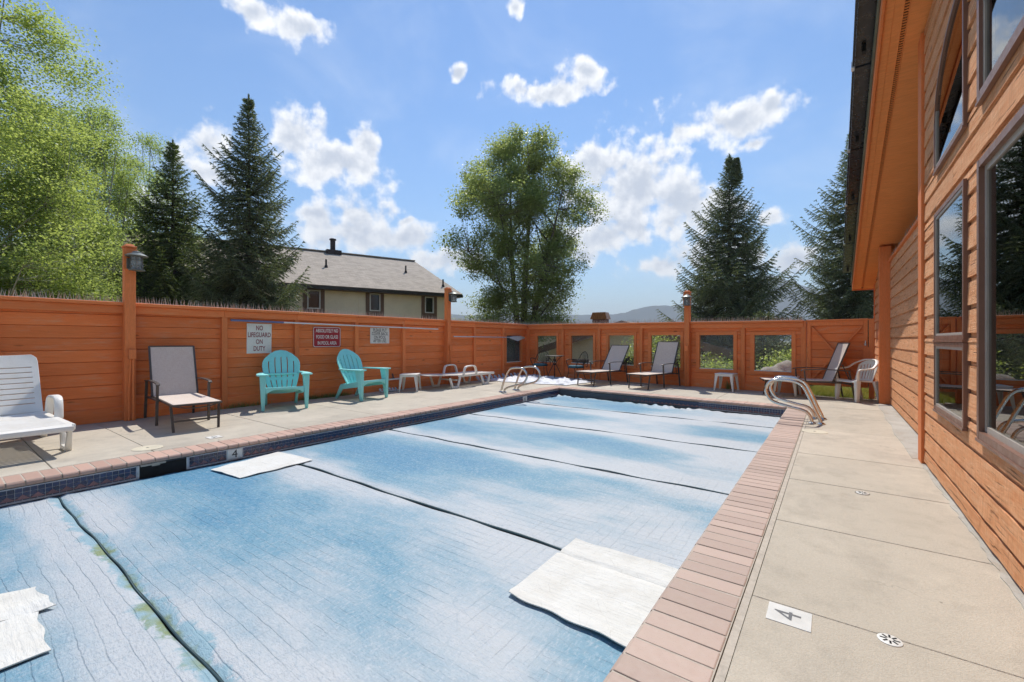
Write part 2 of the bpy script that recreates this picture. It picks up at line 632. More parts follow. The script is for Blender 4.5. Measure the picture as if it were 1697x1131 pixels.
M['teal'] = m_plain('teal_resin', (0.29, 0.76, 0.72), 0.42, var=0.02, dirt=0.12, dark=(0.20, 0.52, 0.50))
M['white_resin'] = m_plain('white_resin', (0.80, 0.77, 0.70), 0.4, var=0.03, dirt=0.15, dark=(0.56, 0.50, 0.40))
M['cream'] = m_plain('cream_resin', (0.62, 0.56, 0.42), 0.5, dirt=0.2)
M['bronze'] = m_plain('bronze_frame', (0.095, 0.08, 0.07), 0.42, metal=0.3, dirt=0.2)
M['steel'] = m_plain('stainless', (0.66, 0.62, 0.56), 0.17, metal=1.0, dirt=0.06, nscale=3, bumpd=0.0002)
M['iron'] = m_plain('wrought_iron', (0.02, 0.022, 0.022), 0.5, metal=0.4)
M['cushion'] = m_plain('teal_cushion', (0.035, 0.115, 0.15), 0.85, nscale=12, dirt=0.2, bumpd=0.002)
M['alum'] = m_plain('aluminium', (0.62, 0.62, 0.62), 0.35, metal=0.8)
M['pole_white'] = m_plain('pole_white', (0.78, 0.77, 0.74), 0.35)
M['pole_blue'] = m_plain('pole_blue', (0.15, 0.19, 0.34), 0.35)
M['sign_white'] = m_plain('sign_white', (0.76, 0.75, 0.68), 0.45, dirt=0.12)
M['sign_red'] = m_plain('sign_red', (0.36, 0.025, 0.035), 0.4, dirt=0.08)
M['ink_red'] = m_plain('ink_red', (0.24, 0.03, 0.04), 0.5, dirt=0.0)
M['ink_grey'] = m_plain('ink_grey', (0.13, 0.13, 0.13), 0.5, dirt=0.0)
M['lantern'] = m_plain('lantern_metal', (0.17, 0.185, 0.17), 0.45, metal=0.5, dirt=0.25)
M['spike'] = m_plain('spike_plastic', (0.50, 0.45, 0.38), 0.5, dirt=0.3)
M['soil'] = m_plain('soil', (0.12, 0.09, 0.06), 0.95, nscale=3, dirt=0.4)
M['stucco'] = m_plain('tan_stucco', (0.86, 0.77, 0.60), 0.85, nscale=1.5, dirt=0.12, bumpd=0.004)
M['stucco_pale'] = m_plain('pale_stucco', (0.80, 0.73, 0.55), 0.85, nscale=1.5, dirt=0.1, bumpd=0.004)
M['brown_trim'] = m_plain('brown_trim', (0.17, 0.105, 0.075), 0.7)
M['roof_dark'] = m_plain('roof_edge', (0.035, 0.033, 0.03), 0.6)
M['solar'] = m_plain('solar_black', (0.012, 0.013, 0.016), 0.3, spec=0.5)
M['drip'] = m_plain('drip_edge', (0.16, 0.16, 0.11), 0.6, dirt=0.3)
M['window_white'] = m_plain('window_white', (0.62, 0.62, 0.60), 0.5)
M['chimney_pipe'] = m_plain('flue_metal', (0.05, 0.04, 0.04), 0.5, metal=0.5)
M['copper'] = m_plain('copper_cap', (0.46, 0.19, 0.075), 0.4, metal=0.4, dirt=0.3)
M['boulder'] = m_plain('boulder_stone', (0.36, 0.32, 0.27), 0.9, nscale=3, dirt=0.35, bumpd=0.03, bscale=9)
M['bark_grey'] = m_plain('grey_bark', (0.16, 0.14, 0.11), 0.9, nscale=4, dirt=0.4, bumpd=0.02, bscale=20)
M['bark_aspen'] = m_plain('aspen_bark', (0.34, 0.34, 0.27), 0.85, nscale=5, dirt=0.35, bumpd=0.005, bscale=20)
M['bark_spruce'] = m_plain('spruce_bark', (0.075, 0.055, 0.042), 0.95, nscale=6, dirt=0.4)
M['leaf_aspen'] = m_leaf('aspen_leaf', (0.30, 0.375, 0.13), (0.44, 0.51, 0.24), 0.6, 0.45, 1.35)
M['leaf_aspen_deep'] = m_leaf('aspen_leaf_deep', (0.25, 0.33, 0.12), (0.40, 0.47, 0.22), 0.6, 0.45, 1.3)
M['leaf_cotton'] = m_leaf('cottonwood_leaf', (0.22, 0.275, 0.11), (0.38, 0.43, 0.235), 0.57, 0.4, 1.3)
M['leaf_shrub'] = m_leaf('shrub_leaf', (0.22, 0.30, 0.07), (0.50, 0.54, 0.20), 0.55, 0.45, 1.4)
M['needle'] = m_leaf('spruce_needle', (0.06, 0.095, 0.035), (0.27, 0.33, 0.13), 0.35, 0.4, 1.25)
M['needle_blue'] = m_leaf('blue_spruce_needle', (0.07, 0.10, 0.055), (0.32, 0.365, 0.22), 0.35, 0.4, 1.25)
M['grass'] = m_leaf('grass_blade', (0.17, 0.20, 0.05), (0.46, 0.46, 0.20), 0.45)
M['hose'] = m_plain('hose_plastic', (0.50, 0.52, 0.56), 0.4, dirt=0.2)
M['sky_glass'] = m_glass('window_glass', (0.55, 0.58, 0.56), 2.1)
M['plexi'] = m_glass('fence_glass', (0.97, 0.98, 0.97), 1.28, film=0.05)
M['lamp_glass'] = m_glass('lamp_glass', (0.8, 0.8, 0.76), 1.5, film=0.35)
M['dark_glass'] = m_plain('dark_glass', (0.018, 0.02, 0.02), 0.06, spec=0.6, dirt=0, var=0)


def m_cover():
    m, t = material('pool_cover_vinyl')
    tc = t.n('ShaderNodeTexCoord').outputs['Object']
    pos = t.n('ShaderNodeNewGeometry').outputs['Position']
    s = t.sep(tc)
    ys = t.m('DIVIDE', s[1], 0.92)
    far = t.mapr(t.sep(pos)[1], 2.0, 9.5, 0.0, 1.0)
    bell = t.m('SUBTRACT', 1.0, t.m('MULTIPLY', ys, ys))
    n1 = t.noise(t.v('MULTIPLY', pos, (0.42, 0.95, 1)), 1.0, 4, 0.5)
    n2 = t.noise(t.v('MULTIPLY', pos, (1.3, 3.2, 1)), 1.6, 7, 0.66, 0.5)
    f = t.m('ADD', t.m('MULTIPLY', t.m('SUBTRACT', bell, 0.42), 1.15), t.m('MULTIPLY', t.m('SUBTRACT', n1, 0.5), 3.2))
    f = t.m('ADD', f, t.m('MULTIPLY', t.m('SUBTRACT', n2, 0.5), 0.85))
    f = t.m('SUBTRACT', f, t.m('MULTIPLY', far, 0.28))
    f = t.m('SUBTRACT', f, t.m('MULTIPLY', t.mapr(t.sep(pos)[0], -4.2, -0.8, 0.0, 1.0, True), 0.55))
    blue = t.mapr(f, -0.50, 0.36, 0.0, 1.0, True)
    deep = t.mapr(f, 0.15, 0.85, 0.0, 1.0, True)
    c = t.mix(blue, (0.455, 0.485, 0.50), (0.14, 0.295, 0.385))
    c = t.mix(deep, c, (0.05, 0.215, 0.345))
    # scuffs and fibres
    wob = t.v('MULTIPLY', t.v('SUBTRACT', t.noise(pos, 1.1, 2, 0.5, col=True), (0.5, 0.5, 0.5)), (0.09, 0.09, 0))
    wob2 = t.v('MULTIPLY', t.v('SUBTRACT', t.noise(pos, 9.0, 3, 0.5, col=True), (0.5, 0.5, 0.5)), (0.022, 0.022, 0))
    w = t.v('ADD', t.v('ADD', pos, wob), wob2)
    ws = t.sep(w)

    def lines(a, pitch, wid):
        ph = t.m('PINGPONG', a, pitch)
        return t.mapr(ph, 0.0, wid, 1.0, 0.0, True)
    lx = lines(ws[0], 0.041, 0.004)
    ly = lines(ws[1], 0.036, 0.0048)
    msk = t.mapr(t.noise(pos, 2.3, 4, 0.6), 0.36, 0.62)
    msk2 = t.mapr(t.noise(t.v('ADD', pos, (9, 3, 1)), 1.9, 4, 0.6), 0.40, 0.62)
    crease = t.m('MAXIMUM', t.m('MULTIPLY', ly, msk), t.m('MULTIPLY', t.m('MULTIPLY', lx, msk2), 0.65))
    c = t.mix(t.m('MULTIPLY', crease, 0.34), c, (0.12, 0.19, 0.24))
    vor = t.voro(t.v('ADD', pos, t.v('MULTIPLY', wob, (1.0, 1.0, 0))), 9.0, 'DISTANCE_TO_EDGE')
    hair = t.m('MULTIPLY', t.mapr(vor, 0.0, 0.03, 1.0, 0.0), t.mapr(t.noise(pos, 3.1, 3, 0.6), 0.48, 0.62))
    c = t.mix(t.m('MULTIPLY', hair, 0.42), c, (0.22, 0.30, 0.36))
    fib = t.noise(t.v('MULTIPLY', pos, (70, 25, 1)), 1.0, 4, 0.7)
    c = t.mix(t.mapr(fib, 0.5, 0.78, 0.0, 0.6), c, (0.56, 0.58, 0.60))
    fib2 = t.noise(t.v('MULTIPLY', pos, (18, 90, 1)), 1.0, 4, 0.7)
    c = t.mix(t.mapr(fib2, 0.52, 0.8, 0.0, 0.5), c, (0.30, 0.40, 0.48))
    # bare teal vinyl and algae along the nearest seam
    at = t.n('ShaderNodeAttribute', attribute_type='OBJECT', attribute_name='seam_wear').outputs['Fac']
    dedge = t.m('SUBTRACT', 0.92, t.m('MULTIPLY', s[1], at))
    rag = t.m('MULTIPLY', t.noise(t.v('MULTIPLY', pos, (1.0, 1.0, 1)), 4.0, 6, 0.7, 0.8), 0.34)
    rag = t.m('SUBTRACT', rag, 0.135)
    on = t.m('GREATER_THAN', t.m('ABSOLUTE', at), 0.5)
    teal = t.m('MULTIPLY', t.mapr(t.m('SUBTRACT', dedge, rag), -0.01, 0.02, 1.0, 0.0), on)
    c = t.mix(t.m('MULTIPLY', teal, 0.8), c, (0.20, 0.36, 0.43))
    alg = t.m('MULTIPLY', teal, t.mapr(t.m('SUBTRACT', t.noise(pos, 2.6, 4, 0.6), t.m('MULTIPLY', dedge, 1.6)), 0.53, 0.62, 0.0, 0.8))
    c = t.mix(alg, c, (0.20, 0.24, 0.06))
    h = t.m('ADD', t.m('MULTIPLY', crease, -0.3), t.m('ADD', t.m('MULTIPLY', t.noise(pos, 14, 5, 0.62), 1.3), t.m('MULTIPLY', t.noise(t.v('MULTIPLY', pos, (1.0, 2.2, 1)), 38, 4, 0.65), 0.7)))
    b = t.bump(h, 0.010, 0.85)
    return finish(m, t, bsdf(t, c, 0.5, b, spec=0.4))


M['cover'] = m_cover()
M['seam'] = m_plain('seam_webbing', (0.05, 0.095, 0.105), 0.7, nscale=10, dirt=0.4)


def m_foam():
    m, t = material('white_foam')
    pos = t.n('ShaderNodeNewGeometry').outputs['Position']
    n = t.noise(pos, 5, 7, 0.66)
    c = t.mix(t.mapr(n, 0.42, 0.72, 0, 0.55), (0.68, 0.67, 0.62), (0.54, 0.51, 0.44))
    ver = t.voro(t.v('ADD', pos, t.v('MULTIPLY', t.noise(pos, 8, 3, 0.5, col=True), (0.05, 0.05, 0))), 12.0, 'DISTANCE_TO_EDGE')
    c = t.mix(t.mapr(ver, 0, 0.012, 0.4, 0), c, (0.42, 0.40, 0.34))
    b = t.bump(t.m('ADD', t.noise(pos, 16, 6, 0.66), t.m('MULTIPLY', t.noise(t.v('MULTIPLY', pos, (1, 7, 1)), 6, 5, 0.6), 1.2)), 0.008, 0.8)
    return finish(m, t, bsdf(t, c, 0.75, b, spec=0.2))


M['foam'] = m_foam()


def m_fabric():
    m, t = material('taupe_sling')
    v = objco(t)
    a = t.noise(t.v('MULTIPLY', v, (140, 18, 140)), 1.0, 3, 0.6)
    b_ = t.noise(t.v('MULTIPLY', v, (18, 140, 18)), 1.0, 3, 0.6)
    f = t.m('ADD', t.m('MULTIPLY', a, 0.5), t.m('MULTIPLY', b_, 0.5))
    c = t.mix(t.mapr(f, 0.35, 0.65), (0.80, 0.68, 0.58), (0.94, 0.85, 0.75))
    d = bsdf(t, c, 0.75, t.bump(f, 0.001, 0.6), spec=0.2)
    tr = t.n('ShaderNodeBsdfTranslucent')
    t.put(tr.inputs[0], c)
    mx = t.n('ShaderNodeMixShader')
    mx.inputs[0].default_value = 0.36
    t.t.links.new(d, mx.inputs[1])
    t.t.links.new(tr.outputs[0], mx.inputs[2])
    return finish(m, t, mx.outputs[0])


M['sling'] = m_fabric()


def m_shingle(name, base):
    m, t = material(name)
    v = t.n('ShaderNodeTexCoord').outputs['Object']
    br = t.n('ShaderNodeTexBrick')
    t.put(br.inputs['Vector'], v)
    br.inputs['Scale'].default_value = 1.0
    br.inputs['Brick Width'].default_value = 0.33
    br.inputs['Row Height'].default_value = 0.14
    br.inputs['Mortar Size'].default_value = 0.006
    br.inputs['Color1'].default_value = (*base, 1)
    br.inputs['Color2'].default_value = (*[x * 0.72 for x in base], 1)
    br.inputs['Mortar'].default_value = (*[x * 0.4 for x in base], 1)
    c = t.mix(t.mapr(t.noise(v, 2.0, 4, 0.6), 0.35, 0.7, 0, 0.4), br.outputs[0], tuple(x * 1.15 for x in base))
    c = t.mix(t.mapr(t.noise(v, 60, 3, 0.7), 0.4, 0.7, 0, 0.4), c, tuple(x * 0.7 for x in base))
    return finish(m, t, bsdf(t, c, 0.9, t.bump(br.outputs['Fac'], 0.01, -0.8), spec=0.15))


M['shingle'] = m_shingle('roof_shingle', (0.50, 0.43, 0.355))
M['shingle2'] = m_shingle('roof_shingle_far', (0.26, 0.22, 0.19))


def m_ground():
    m, t = material('meadow_ground')
    pos = t.n('ShaderNodeNewGeometry').outputs['Position']
    n = t.noise(pos, 0.35, 7, 0.65)
    f = t.noise(pos, 9, 5, 0.7)
    c = t.mix(t.mapr(n, 0.35, 0.65), (0.20, 0.20, 0.085), (0.34, 0.30, 0.18))
    c = t.mix(t.mapr(f, 0.4, 0.75, 0, 0.6), c, (0.12, 0.14, 0.05))
    return finish(m, t, bsdf(t, c, 0.95, t.bump(f, 0.05, 0.7), spec=0.1))


M['ground'] = m_ground()


def m_mountain():
    m, t = material('mountain_forest')
    pos = t.n('ShaderNodeNewGeometry').outputs['Position']
    z = t.sep(pos)[2]
    n = t.noise(pos, 0.006, 8, 0.6)
    c = t.mix(t.mapr(n, 0.4, 0.6), (0.022, 0.036, 0.034), (0.05, 0.06, 0.055))
    snow = t.mapr(t.m('ADD', z, t.m('MULTIPLY', t.m('SUBTRACT', n, 0.5), 260)), 290, 330)
    c = t.mix(snow, c, (0.6, 0.62, 0.66))
    return finish(m, t, bsdf(t, c, 0.95, spec=0.1))


M['mountain'] = m_mountain()

# ------------------------------------------------------------------ the setting: ground, mountains


def gz(x, y):
    z = -0.06
    if y > 13.4:
        z -= min((y - 13.4) * 0.11, 2.6)
    if x < -10.5:
        z -= min((-10.5 - x) * 0.04, 0.6)
    if x > 14:
        z -= min((x - 14) * 0.05, 2.0)
    return z


def build_ground():
    def axis(c):
        a = np.concatenate([np.arange(-60, 61, 2.0), [80, 120, 200, 400, 900, 2000, 4200], [-80, -120, -200, -400, -900, -2000, -4200]])
        return np.sort(a) + c
    xs, ys = axis(-5), axis(8)
    V, Fc = [], []
    for y in ys:
        for x in xs:
            far = max(0.0, math.hypot(x, y) - 60)
            w = min(1, far / 100)
            z = gz(x, y) * (1 - w) + (-3.2) * w
            if 0.3 < w or math.hypot(x, y) > 18:
                z += 0.15 * math.sin(x * 0.31) * math.cos(y * 0.27)
            # a level terrace under the deck, sunk below the pool
            if -8.4 < x < 0.8 and -4 < y < 11.6:
                z = -1.6
            V.append((x, y, z))
    n = len(xs)
    for j in range(len(ys) - 1):
        for i in range(n - 1):
            Fc.append((j * n + i, j * n + i + 1, (j + 1) * n + i + 1, (j + 1) * n + i))
    me = np_mesh('ground', V, Fc)
    obj('ground', me, M['ground'], kind='structure')
    # mountains: a long ridge round the far side
    prof = [(-90, 90), (-60, 120), (-50, 140), (-40, 120), (-20, 130), (-5, 118), (5, 122), (11.5, 118), (14, 121), (16, 142), (18.3, 158), (20, 152), (23, 160),
            (26, 178), (28.5, 208), (30.6, 268), (32.5, 232), (35, 190), (40, 200), (50, 170), (70, 150), (90, 130)]
    px, pz = [p[0] for p in prof], [p[1] for p in prof]
    V, Fc = [], []
    az = np.arange(-95, 95.1, 0.5)
    rows = 9
    rng = np.random.default_rng(3)
    jit = rng.normal(0, 1, (len(az), rows))
    for i, a in enumerate(az):
        top = np.interp(a, px, pz) * 1.2
        for r in range(rows):
            q = r / (rows - 1)
            dist = 1700 + 700 * q + jit[i, r] * 22
            z = -4 + top * (q ** 1.35) + (jit[i, r] * 4 * q if r < rows - 1 else rng.normal(0, 1.2))
            ang = R(a) - HEAD
            V.append((dist * math.sin(ang), dist * math.cos(ang), z if r else -8))
    for i in range(len(az) - 1):
        for r in range(rows - 1):
            Fc.append((i * rows + r, (i + 1) * rows + r, (i + 1) * rows + r + 1, i * rows + r + 1))
    obj('mountains', np_mesh('mountains', V, Fc), M['mountain'], kind='structure')


build_ground()

# ------------------------------------------------------------------ pool deck of concrete slabs
PL, PR = -5.66, -0.653                       # pool edges
FAR0, FAR1 = (PL, 9.735), (PR, 9.37)         # far pool edge, slightly askew
LF0, LF1 = Vector((-8.80, -1.6, 0)), Vector((-8.68, 12.70, 0))     # line of the long fence
FF1 = Vector((0.80, 11.76, 0))               # far fence ends at the house


def fy(x, off=0.0):
    return FAR0[1] + (x - FAR0[0]) / (FAR1[0] - FAR0[0]) * (FAR1[1] - FAR0[1]) + off


def ffy(x, off=0.0):
    return LF1.y + (x - LF1.x) / (FF1.x - LF1.x) * (FF1.y - LF1.y) + off


deck = bpy.data.objects.new('deck', None)
link(deck, kind='structure')
base = MB()
for x0, x1, y0, y1 in ((-8.85, PL - 0.02, -1.6, 12.75), (PR + 0.02, 1.0, -1.6, 11.9), (PL - 0.02, PR + 0.02, 9.9, 12.4)):
    base.box(x0, x1, y0, y1, -0.4, -0.022)
obj('deck_bed', base, M['joint'], deck)


def slab(poly):
    cx = sum(p[0] for p in poly) / len(poly)
    cy = sum(p[1] for p in poly) / len(poly)
    q = []
    for x, y in poly:
        dx, dy = cx - x, cy - y
        q.append((x - cx + math.copysign(0.003, dx), y - cy + math.copysign(0.003, dy)))
    mb = MB().prism(q, 'z', -0.06, 0.0)
    dz = random.uniform(-0.0015, 0.0015)
    obj('slab', mb, M['concrete'], deck, bevel=0.004, loc=(cx, cy, dz))


CW = 0.305          # coping depth
ys = [-1.6, -0.75, 0.745, 1.52, 3.0, 4.42, 6.32, 8.1, 9.9, 11.3]
for a, b in zip(ys, ys[1:] + [12.66]):
    slab([(-8.83, a), (PL - CW - 0.012, a), (PL - CW - 0.012, b), (-8.83, b)])
ys = [-1.6, -0.9, 0.15, 1.25, 2.36, 3.46, 4.55, 5.65, 7.27, 8.62, 9.8]
for a, b in zip(ys, ys[1:] + [11.5]):
    slab([(PR + CW + 0.035, a), (0.93, a), (0.93, b), (PR + CW + 0.035, b)])
xs = [PL - CW - 0.012, -4.9, -3.35, -1.95, -0.9, PR + CW + 0.035]
for a, b in zip(xs, xs[1:]):
    slab([(a, fy(a, CW + 0.012)), (b, fy(b, CW + 0.012)), (b, ffy(b, -0.03)), (a, ffy(a, -0.03))])
mb = MB().box(PR + CW + 0.004, PR + CW + 0.035, -1.6, fy(PR + CW) + CW, -0.05, -0.004)
obj('mortar_strip', mb, M['mortar'], deck)
# strip of old footing at the foot of the recessed house wall
fp = [(0.655, 6.06), (0.88, 6.06), (0.88, 10.84), (0.70, 10.84), (0.665, 10.2), (0.69, 9.5), (0.655, 8.9), (0.675, 8.2), (0.64, 7.5), (0.66, 6.8)]
obj('footing_strip', MB().prism(fp, 'z', -0.03, 0.006), M['footing'], deck, bevel=0.003)
rc = random.Random(12)
edge = [(0.742, 0.9), (0.742, 5.85)]
yy = 5.85
while yy > 0.9:
    edge.append((0.705 + rc.uniform(-.012, .010), yy))
    yy -= rc.uniform(.05, .12)
edge.append((0.71, 0.9))
obj('caulk_strip', MB().prism(edge, 'z', -0.02, 0.004), M['footing'], deck)

# ------------------------------------------------------------------ swimming pool: coping bricks, waterline tiles
pool = empty('swimming_pool', ((PL + PR) / 2, 4.0, 0), label='long in-ground pool edged with rose clay bricks and navy waterline tiles', cat='pool')
PO = Vector(pool.location)


def pobj(name, mb, mat, loc=(0, 0, 0), parent=None, **kw):
    o = obj(name, mb, mat, parent or pool, **kw)
    o.location = Vector(loc) - PO
    return o


sh = MB()
T = 0.30
zt, zb = -0.052, -1.2
Ys = -1.6
sh.hexa([(PL - T, Ys, zb), (PL, Ys, zb), (PL, FAR0[1], zb), (PL - T, FAR0[1], zb), (PL - T, Ys, zt), (PL, Ys, zt), (PL, FAR0[1], zt), (PL - T, FAR0[1], zt)])
sh.hexa([(PR, Ys, zb), (PR + T, Ys, zb), (PR + T, FAR1[1], zb), (PR, FAR1[1], zb), (PR, Ys, zt), (PR + T, Ys, zt), (PR + T, FAR1[1], zt), (PR, FAR1[1], zt)])
sh.hexa([(PL - T, FAR0[1], zb), (PR + T, FAR1[1] - .02, zb), (PR + T, FAR1[1] + T, zb), (PL - T, FAR0[1] + T, zb),
         (PL - T, FAR0[1], zt), (PR + T, FAR1[1] - .02, zt), (PR + T, FAR1[1] + T, zt), (PL - T, FAR0[1] + T, zt)])
sh.box(PL - T, PR + T, Ys - T, Ys - 0.001, zb, zt)
sh.box(PL - T, PR + T, Ys - T, 10.0, zb - 0.1, zb - 0.001)
pobj('shell', sh, M['poolshell'])
# mortar bed under the bricks
mbd = MB()
mbd.box(PL - CW, PL + 0.004, Ys, FAR0[1] + CW, -0.046, -0.0008)
mbd.box(PR - 0.004, PR + CW, Ys, FAR1[1] + CW - 0.02, -0.046, -0.0008)
mbd.hexa([(PL + .005, FAR0[1] - .004, -.046), (PR - .005, FAR1[1] - .004, -.046), (PR - .005, FAR1[1] + CW, -.046), (PL + .005, FAR0[1] + CW, -.046),
          (PL + .005, FAR0[1] - .004, -.0008), (PR - .005, FAR1[1] - .004, -.0008), (PR - .005, FAR1[1] + CW, -.0008), (PL + .005, FAR0[1] + CW, -.0008)])
pobj('mortar_bed', mbd, M['mortar'])
# one bull-nosed brick: nose towards +x, laid along y
nose = [(-CW + 0.003, -0.045), (0.006, -0.045), (0.014, -0.040), (0.018, -0.028), (0.016, -0.014), (0.009, -0.004), (-0.004, 0.003), (-CW + 0.008, 0.003), (-CW + 0.003, -0.002)]
BP = 0.1125
brick_me = [MB().prism(nose, 'y', -0.0512 + random.uniform(-.001, .001), 0.0512 + random.uniform(-.001, .001)).mesh('brick', bevel=0.0018) for _ in range(4)]
for me in brick_me:
    me.materials.append(M['brick'])


brick_red = []
for me in brick_me:
    m2 = me.copy()
    m2.materials.clear()
    m2.materials.append(M['brick_red'])
    brick_red.append(m2)


def brick(x, y, rz, lib=None):
    o = bpy.data.objects.new('brick', random.choice(lib or brick_me))
    link(o, pool)
    o.location = Vector((x, y, random.uniform(-0.0018, 0.0012))) - PO
    o.rotation_euler = (random.uniform(-.006, .006), random.uniform(-.006, .006), rz + random.uniform(-.006, .006))


y = Ys + 0.06
while y < FAR0[1] + CW - 0.05:
    brick(PL, y, 0, brick_red)
    y += BP
y = Ys + 0.02
while y < FAR1[1] + CW - 0.06:
    brick(PR, y, math.pi)
    y += BP
fa = math.atan2(FAR1[1] - FAR0[1], PR - PL)
k = 0
x = PL + 0.075
while x < PR - 0.05:
    brick(x, fy(x), fa - math.pi / 2, brick_red)
    x += BP
# waterline tiles on the long left wall: two rows of navy squares, rose peaks below
TP = 0.045
grout = MB()
grout.box(PL + 0.0005, PL + 0.006, Ys, FAR0[1], -0.185, -0.052)
grout.hexa([(PL, FAR0[1] - .006, -.185), (PR, FAR1[1] - .006, -.185), (PR, FAR1[1] - .0005, -.185), (PL, FAR0[1] - .0005, -.185),
            (PL, FAR0[1] - .006, -.052), (PR, FAR1[1] - .006, -.052), (PR, FAR1[1] - .0005, -.052), (PL, FAR0[1] - .0005, -.052)])
grout.box(PR - 0.006, PR - 0.0005, Ys, FAR1[1], -0.185, -0.052)
SK0, SK1 = 1.315, 1.715          # skimmer mouth
# cut the skimmer mouth: replace the left grout strip by pieces
grout = MB()
for a, b in ((Ys, SK0), (SK1, FAR0[1])):
    grout.box(PL + 0.0005, PL + 0.006, a, b, -0.185, -0.052)
grout.hexa([(PL, FAR0[1] - .006, -.185), (PR, FAR1[1] - .006, -.185), (PR, FAR1[1] - .0005, -.185), (PL, FAR0[1] - .0005, -.185),
            (PL, FAR0[1] - .006, -.052), (PR, FAR1[1] - .006, -.052), (PR, FAR1[1] - .0005, -.052), (PL, FAR0[1] - .0005, -.052)])
grout.box(PR - 0.006, PR - 0.0005, Ys, FAR1[1], -0.185, -0.052)
pobj('grout_band', grout, M['grout'])
g_ = 0.0028
tile_me = MB().box(0, 0.010, g_, TP - g_ / 2, 0.0, 0.034).mesh('tile', bevel=0.0012)
tile_me.materials.append(M['tile'])
motif_me = MB().prism([(0.004, 0.002), (0.086, 0.002), (0.086, 0.012), (0.074, 0.014), (0.060, 0.030), (0.045, 0.043), (0.030, 0.030), (0.016, 0.014), (0.004, 0.012)],
                      'x', 0.0, 0.0125).mesh('motif')
motif_me.materials.append(M['motif'])
low_me = MB().box(0, 0.009, g_, TP - g_ / 2, 0.0, 0.03).mesh('tile', bevel=0.001)
low_me.materials.append(M['tile'])
rest_t, rest_m = MB(), MB()
MK = [(2.105, 2.268, '4'), (8.09, 8.25, '6')]
i = 0
y = -1.59 + 0.0
while y < FAR0[1] - TP:
    inside = (SK0 - TP * .8 < y < SK1 - .005) or any(a - TP * .9 < y < b - .004 for a, b, _ in MK)
    if not inside:
        near = 0.15 < y < 2.95
        for r, z in ((0, -0.0965), (1, -0.1345)):
            if near:
                o = bpy.data.objects.new('tile', tile_me)
                link(o, pool)
                o.location = Vector((PL + 0.001, y, z)) - PO
            else:
                rest_t.box(PL + .001, PL + .010, y + g_, y + TP - g_ / 2, z, z + .034)
        if near:
            o = bpy.data.objects.new('tile', low_me)
            link(o, pool)
            o.location = Vector((PL + 0.001, y, -0.168)) - PO
        else:
            rest_t.box(PL + .001, PL + .009, y + g_, y + TP - g_ / 2, -.168, -.138)
        if i % 2 == 0 and y + 2 * TP < FAR0[1]:
            if near:
                o = bpy.data.objects.new('motif', motif_me)
                link(o, pool)
                o.location = Vector((PL + 0.0015, y, -0.160)) - PO
            else:
                rest_m.prism([(y + .004, -.158), (y + .086, -.158), (y + .086, -.148), (y + .074, -.146), (y + .060, -.13), (y + .045, -.117), (y + .03, -.13), (y + .016, -.146), (y + .004, -.148)],
                             'x', PL + .002, PL + .0135)
    i += 1
    y += TP
i = 0
x = PL + 0.03
while x < PR - TP:
    yy = fy(x + TP / 2)
    for z, hgt in ((-0.0965, .034), (-0.1345, .034), (-.168, .03)):
        rest_t.box(x + g_, x + TP - g_ / 2, yy - 0.011, yy - 0.004, z, z + hgt)
    if i % 2 == 0:
        rest_m.prism([(x + .004, -.158), (x + .086, -.158), (x + .086, -.148), (x + .06, -.13), (x + .045, -.117), (x + .03, -.13), (x + .004, -.148)], 'y', yy - .0145, yy - .004)
    i += 1
    x += TP
pobj('waterline_tiles', rest_t, M['tile'], kind='stuff')
pobj('waterline_motifs', rest_m, M['motif'], kind='stuff')
# skimmer mouth, a solid block with the opening's shade put into its dark colour, with a torn lower lip of brick
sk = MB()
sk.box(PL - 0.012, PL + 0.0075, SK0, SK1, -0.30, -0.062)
pobj('skimmer_shade', sk, M['dark'])
lip = MB()
lip.box(PL - .01, PL + .012, SK0 + .01, SK0 + 0.22, -0.070, -0.050)
lip.box(PL - .01, PL + .012, SK0 + .10, SK0 + 0.17, -0.082, -0.068)
pobj('skimmer_lip', lip, M['mortar'], bevel=0.004)
obj('skimmer_frame', MB().box(0, .009, SK0 - .006, SK0, -.17, -.058).box(0, .009, SK1, SK1 + .006, -.17, -.058), M['white_tile'], pool).location = Vector((PL, 0, 0)) - PO
for a, b, ch in MK:
    hgt = 0.105 if ch == '4' else 0.115
    pl = pobj('depth_marker', MB().box(0, 0.014, a + .004, b - .004, -0.065 - hgt, -0.062), M['white_tile'], (PL, 0, 0), bevel=0.002)
    te = obj('numeral', text_mesh(ch, 0.13, 0.0), M['black'], pl)
    te.rotation_euler = (R(90), 0, R(90))
    te.location = (0.0155, (a + b) / 2, -0.064 - hgt / 2)

# ------------------------------------------------------------------ pool cover panels
cover = empty('pool_cover', (-3.15, 4.0, -0.19), label='faded blue quilted cover lying over the whole pool', cat='pool cover')
seams = [-1.58, 0.733, 2.573, 4.39, 6.256, 8.135, 9.66]
CR = np.random.default_rng(5)


def smooth_noise(x, y, s, seed):
    # cheap value noise from sines
    r = np.random.default_rng(seed)
    out = 0
    for k in range(5):
        a, b, c_ = r.uniform(-1, 1, 3)
        out = out + np.sin((a * x + b * y) * s * (1 + .5 * k) + c_ * 9) / (1 + .5 * k)
    return out / 2.5


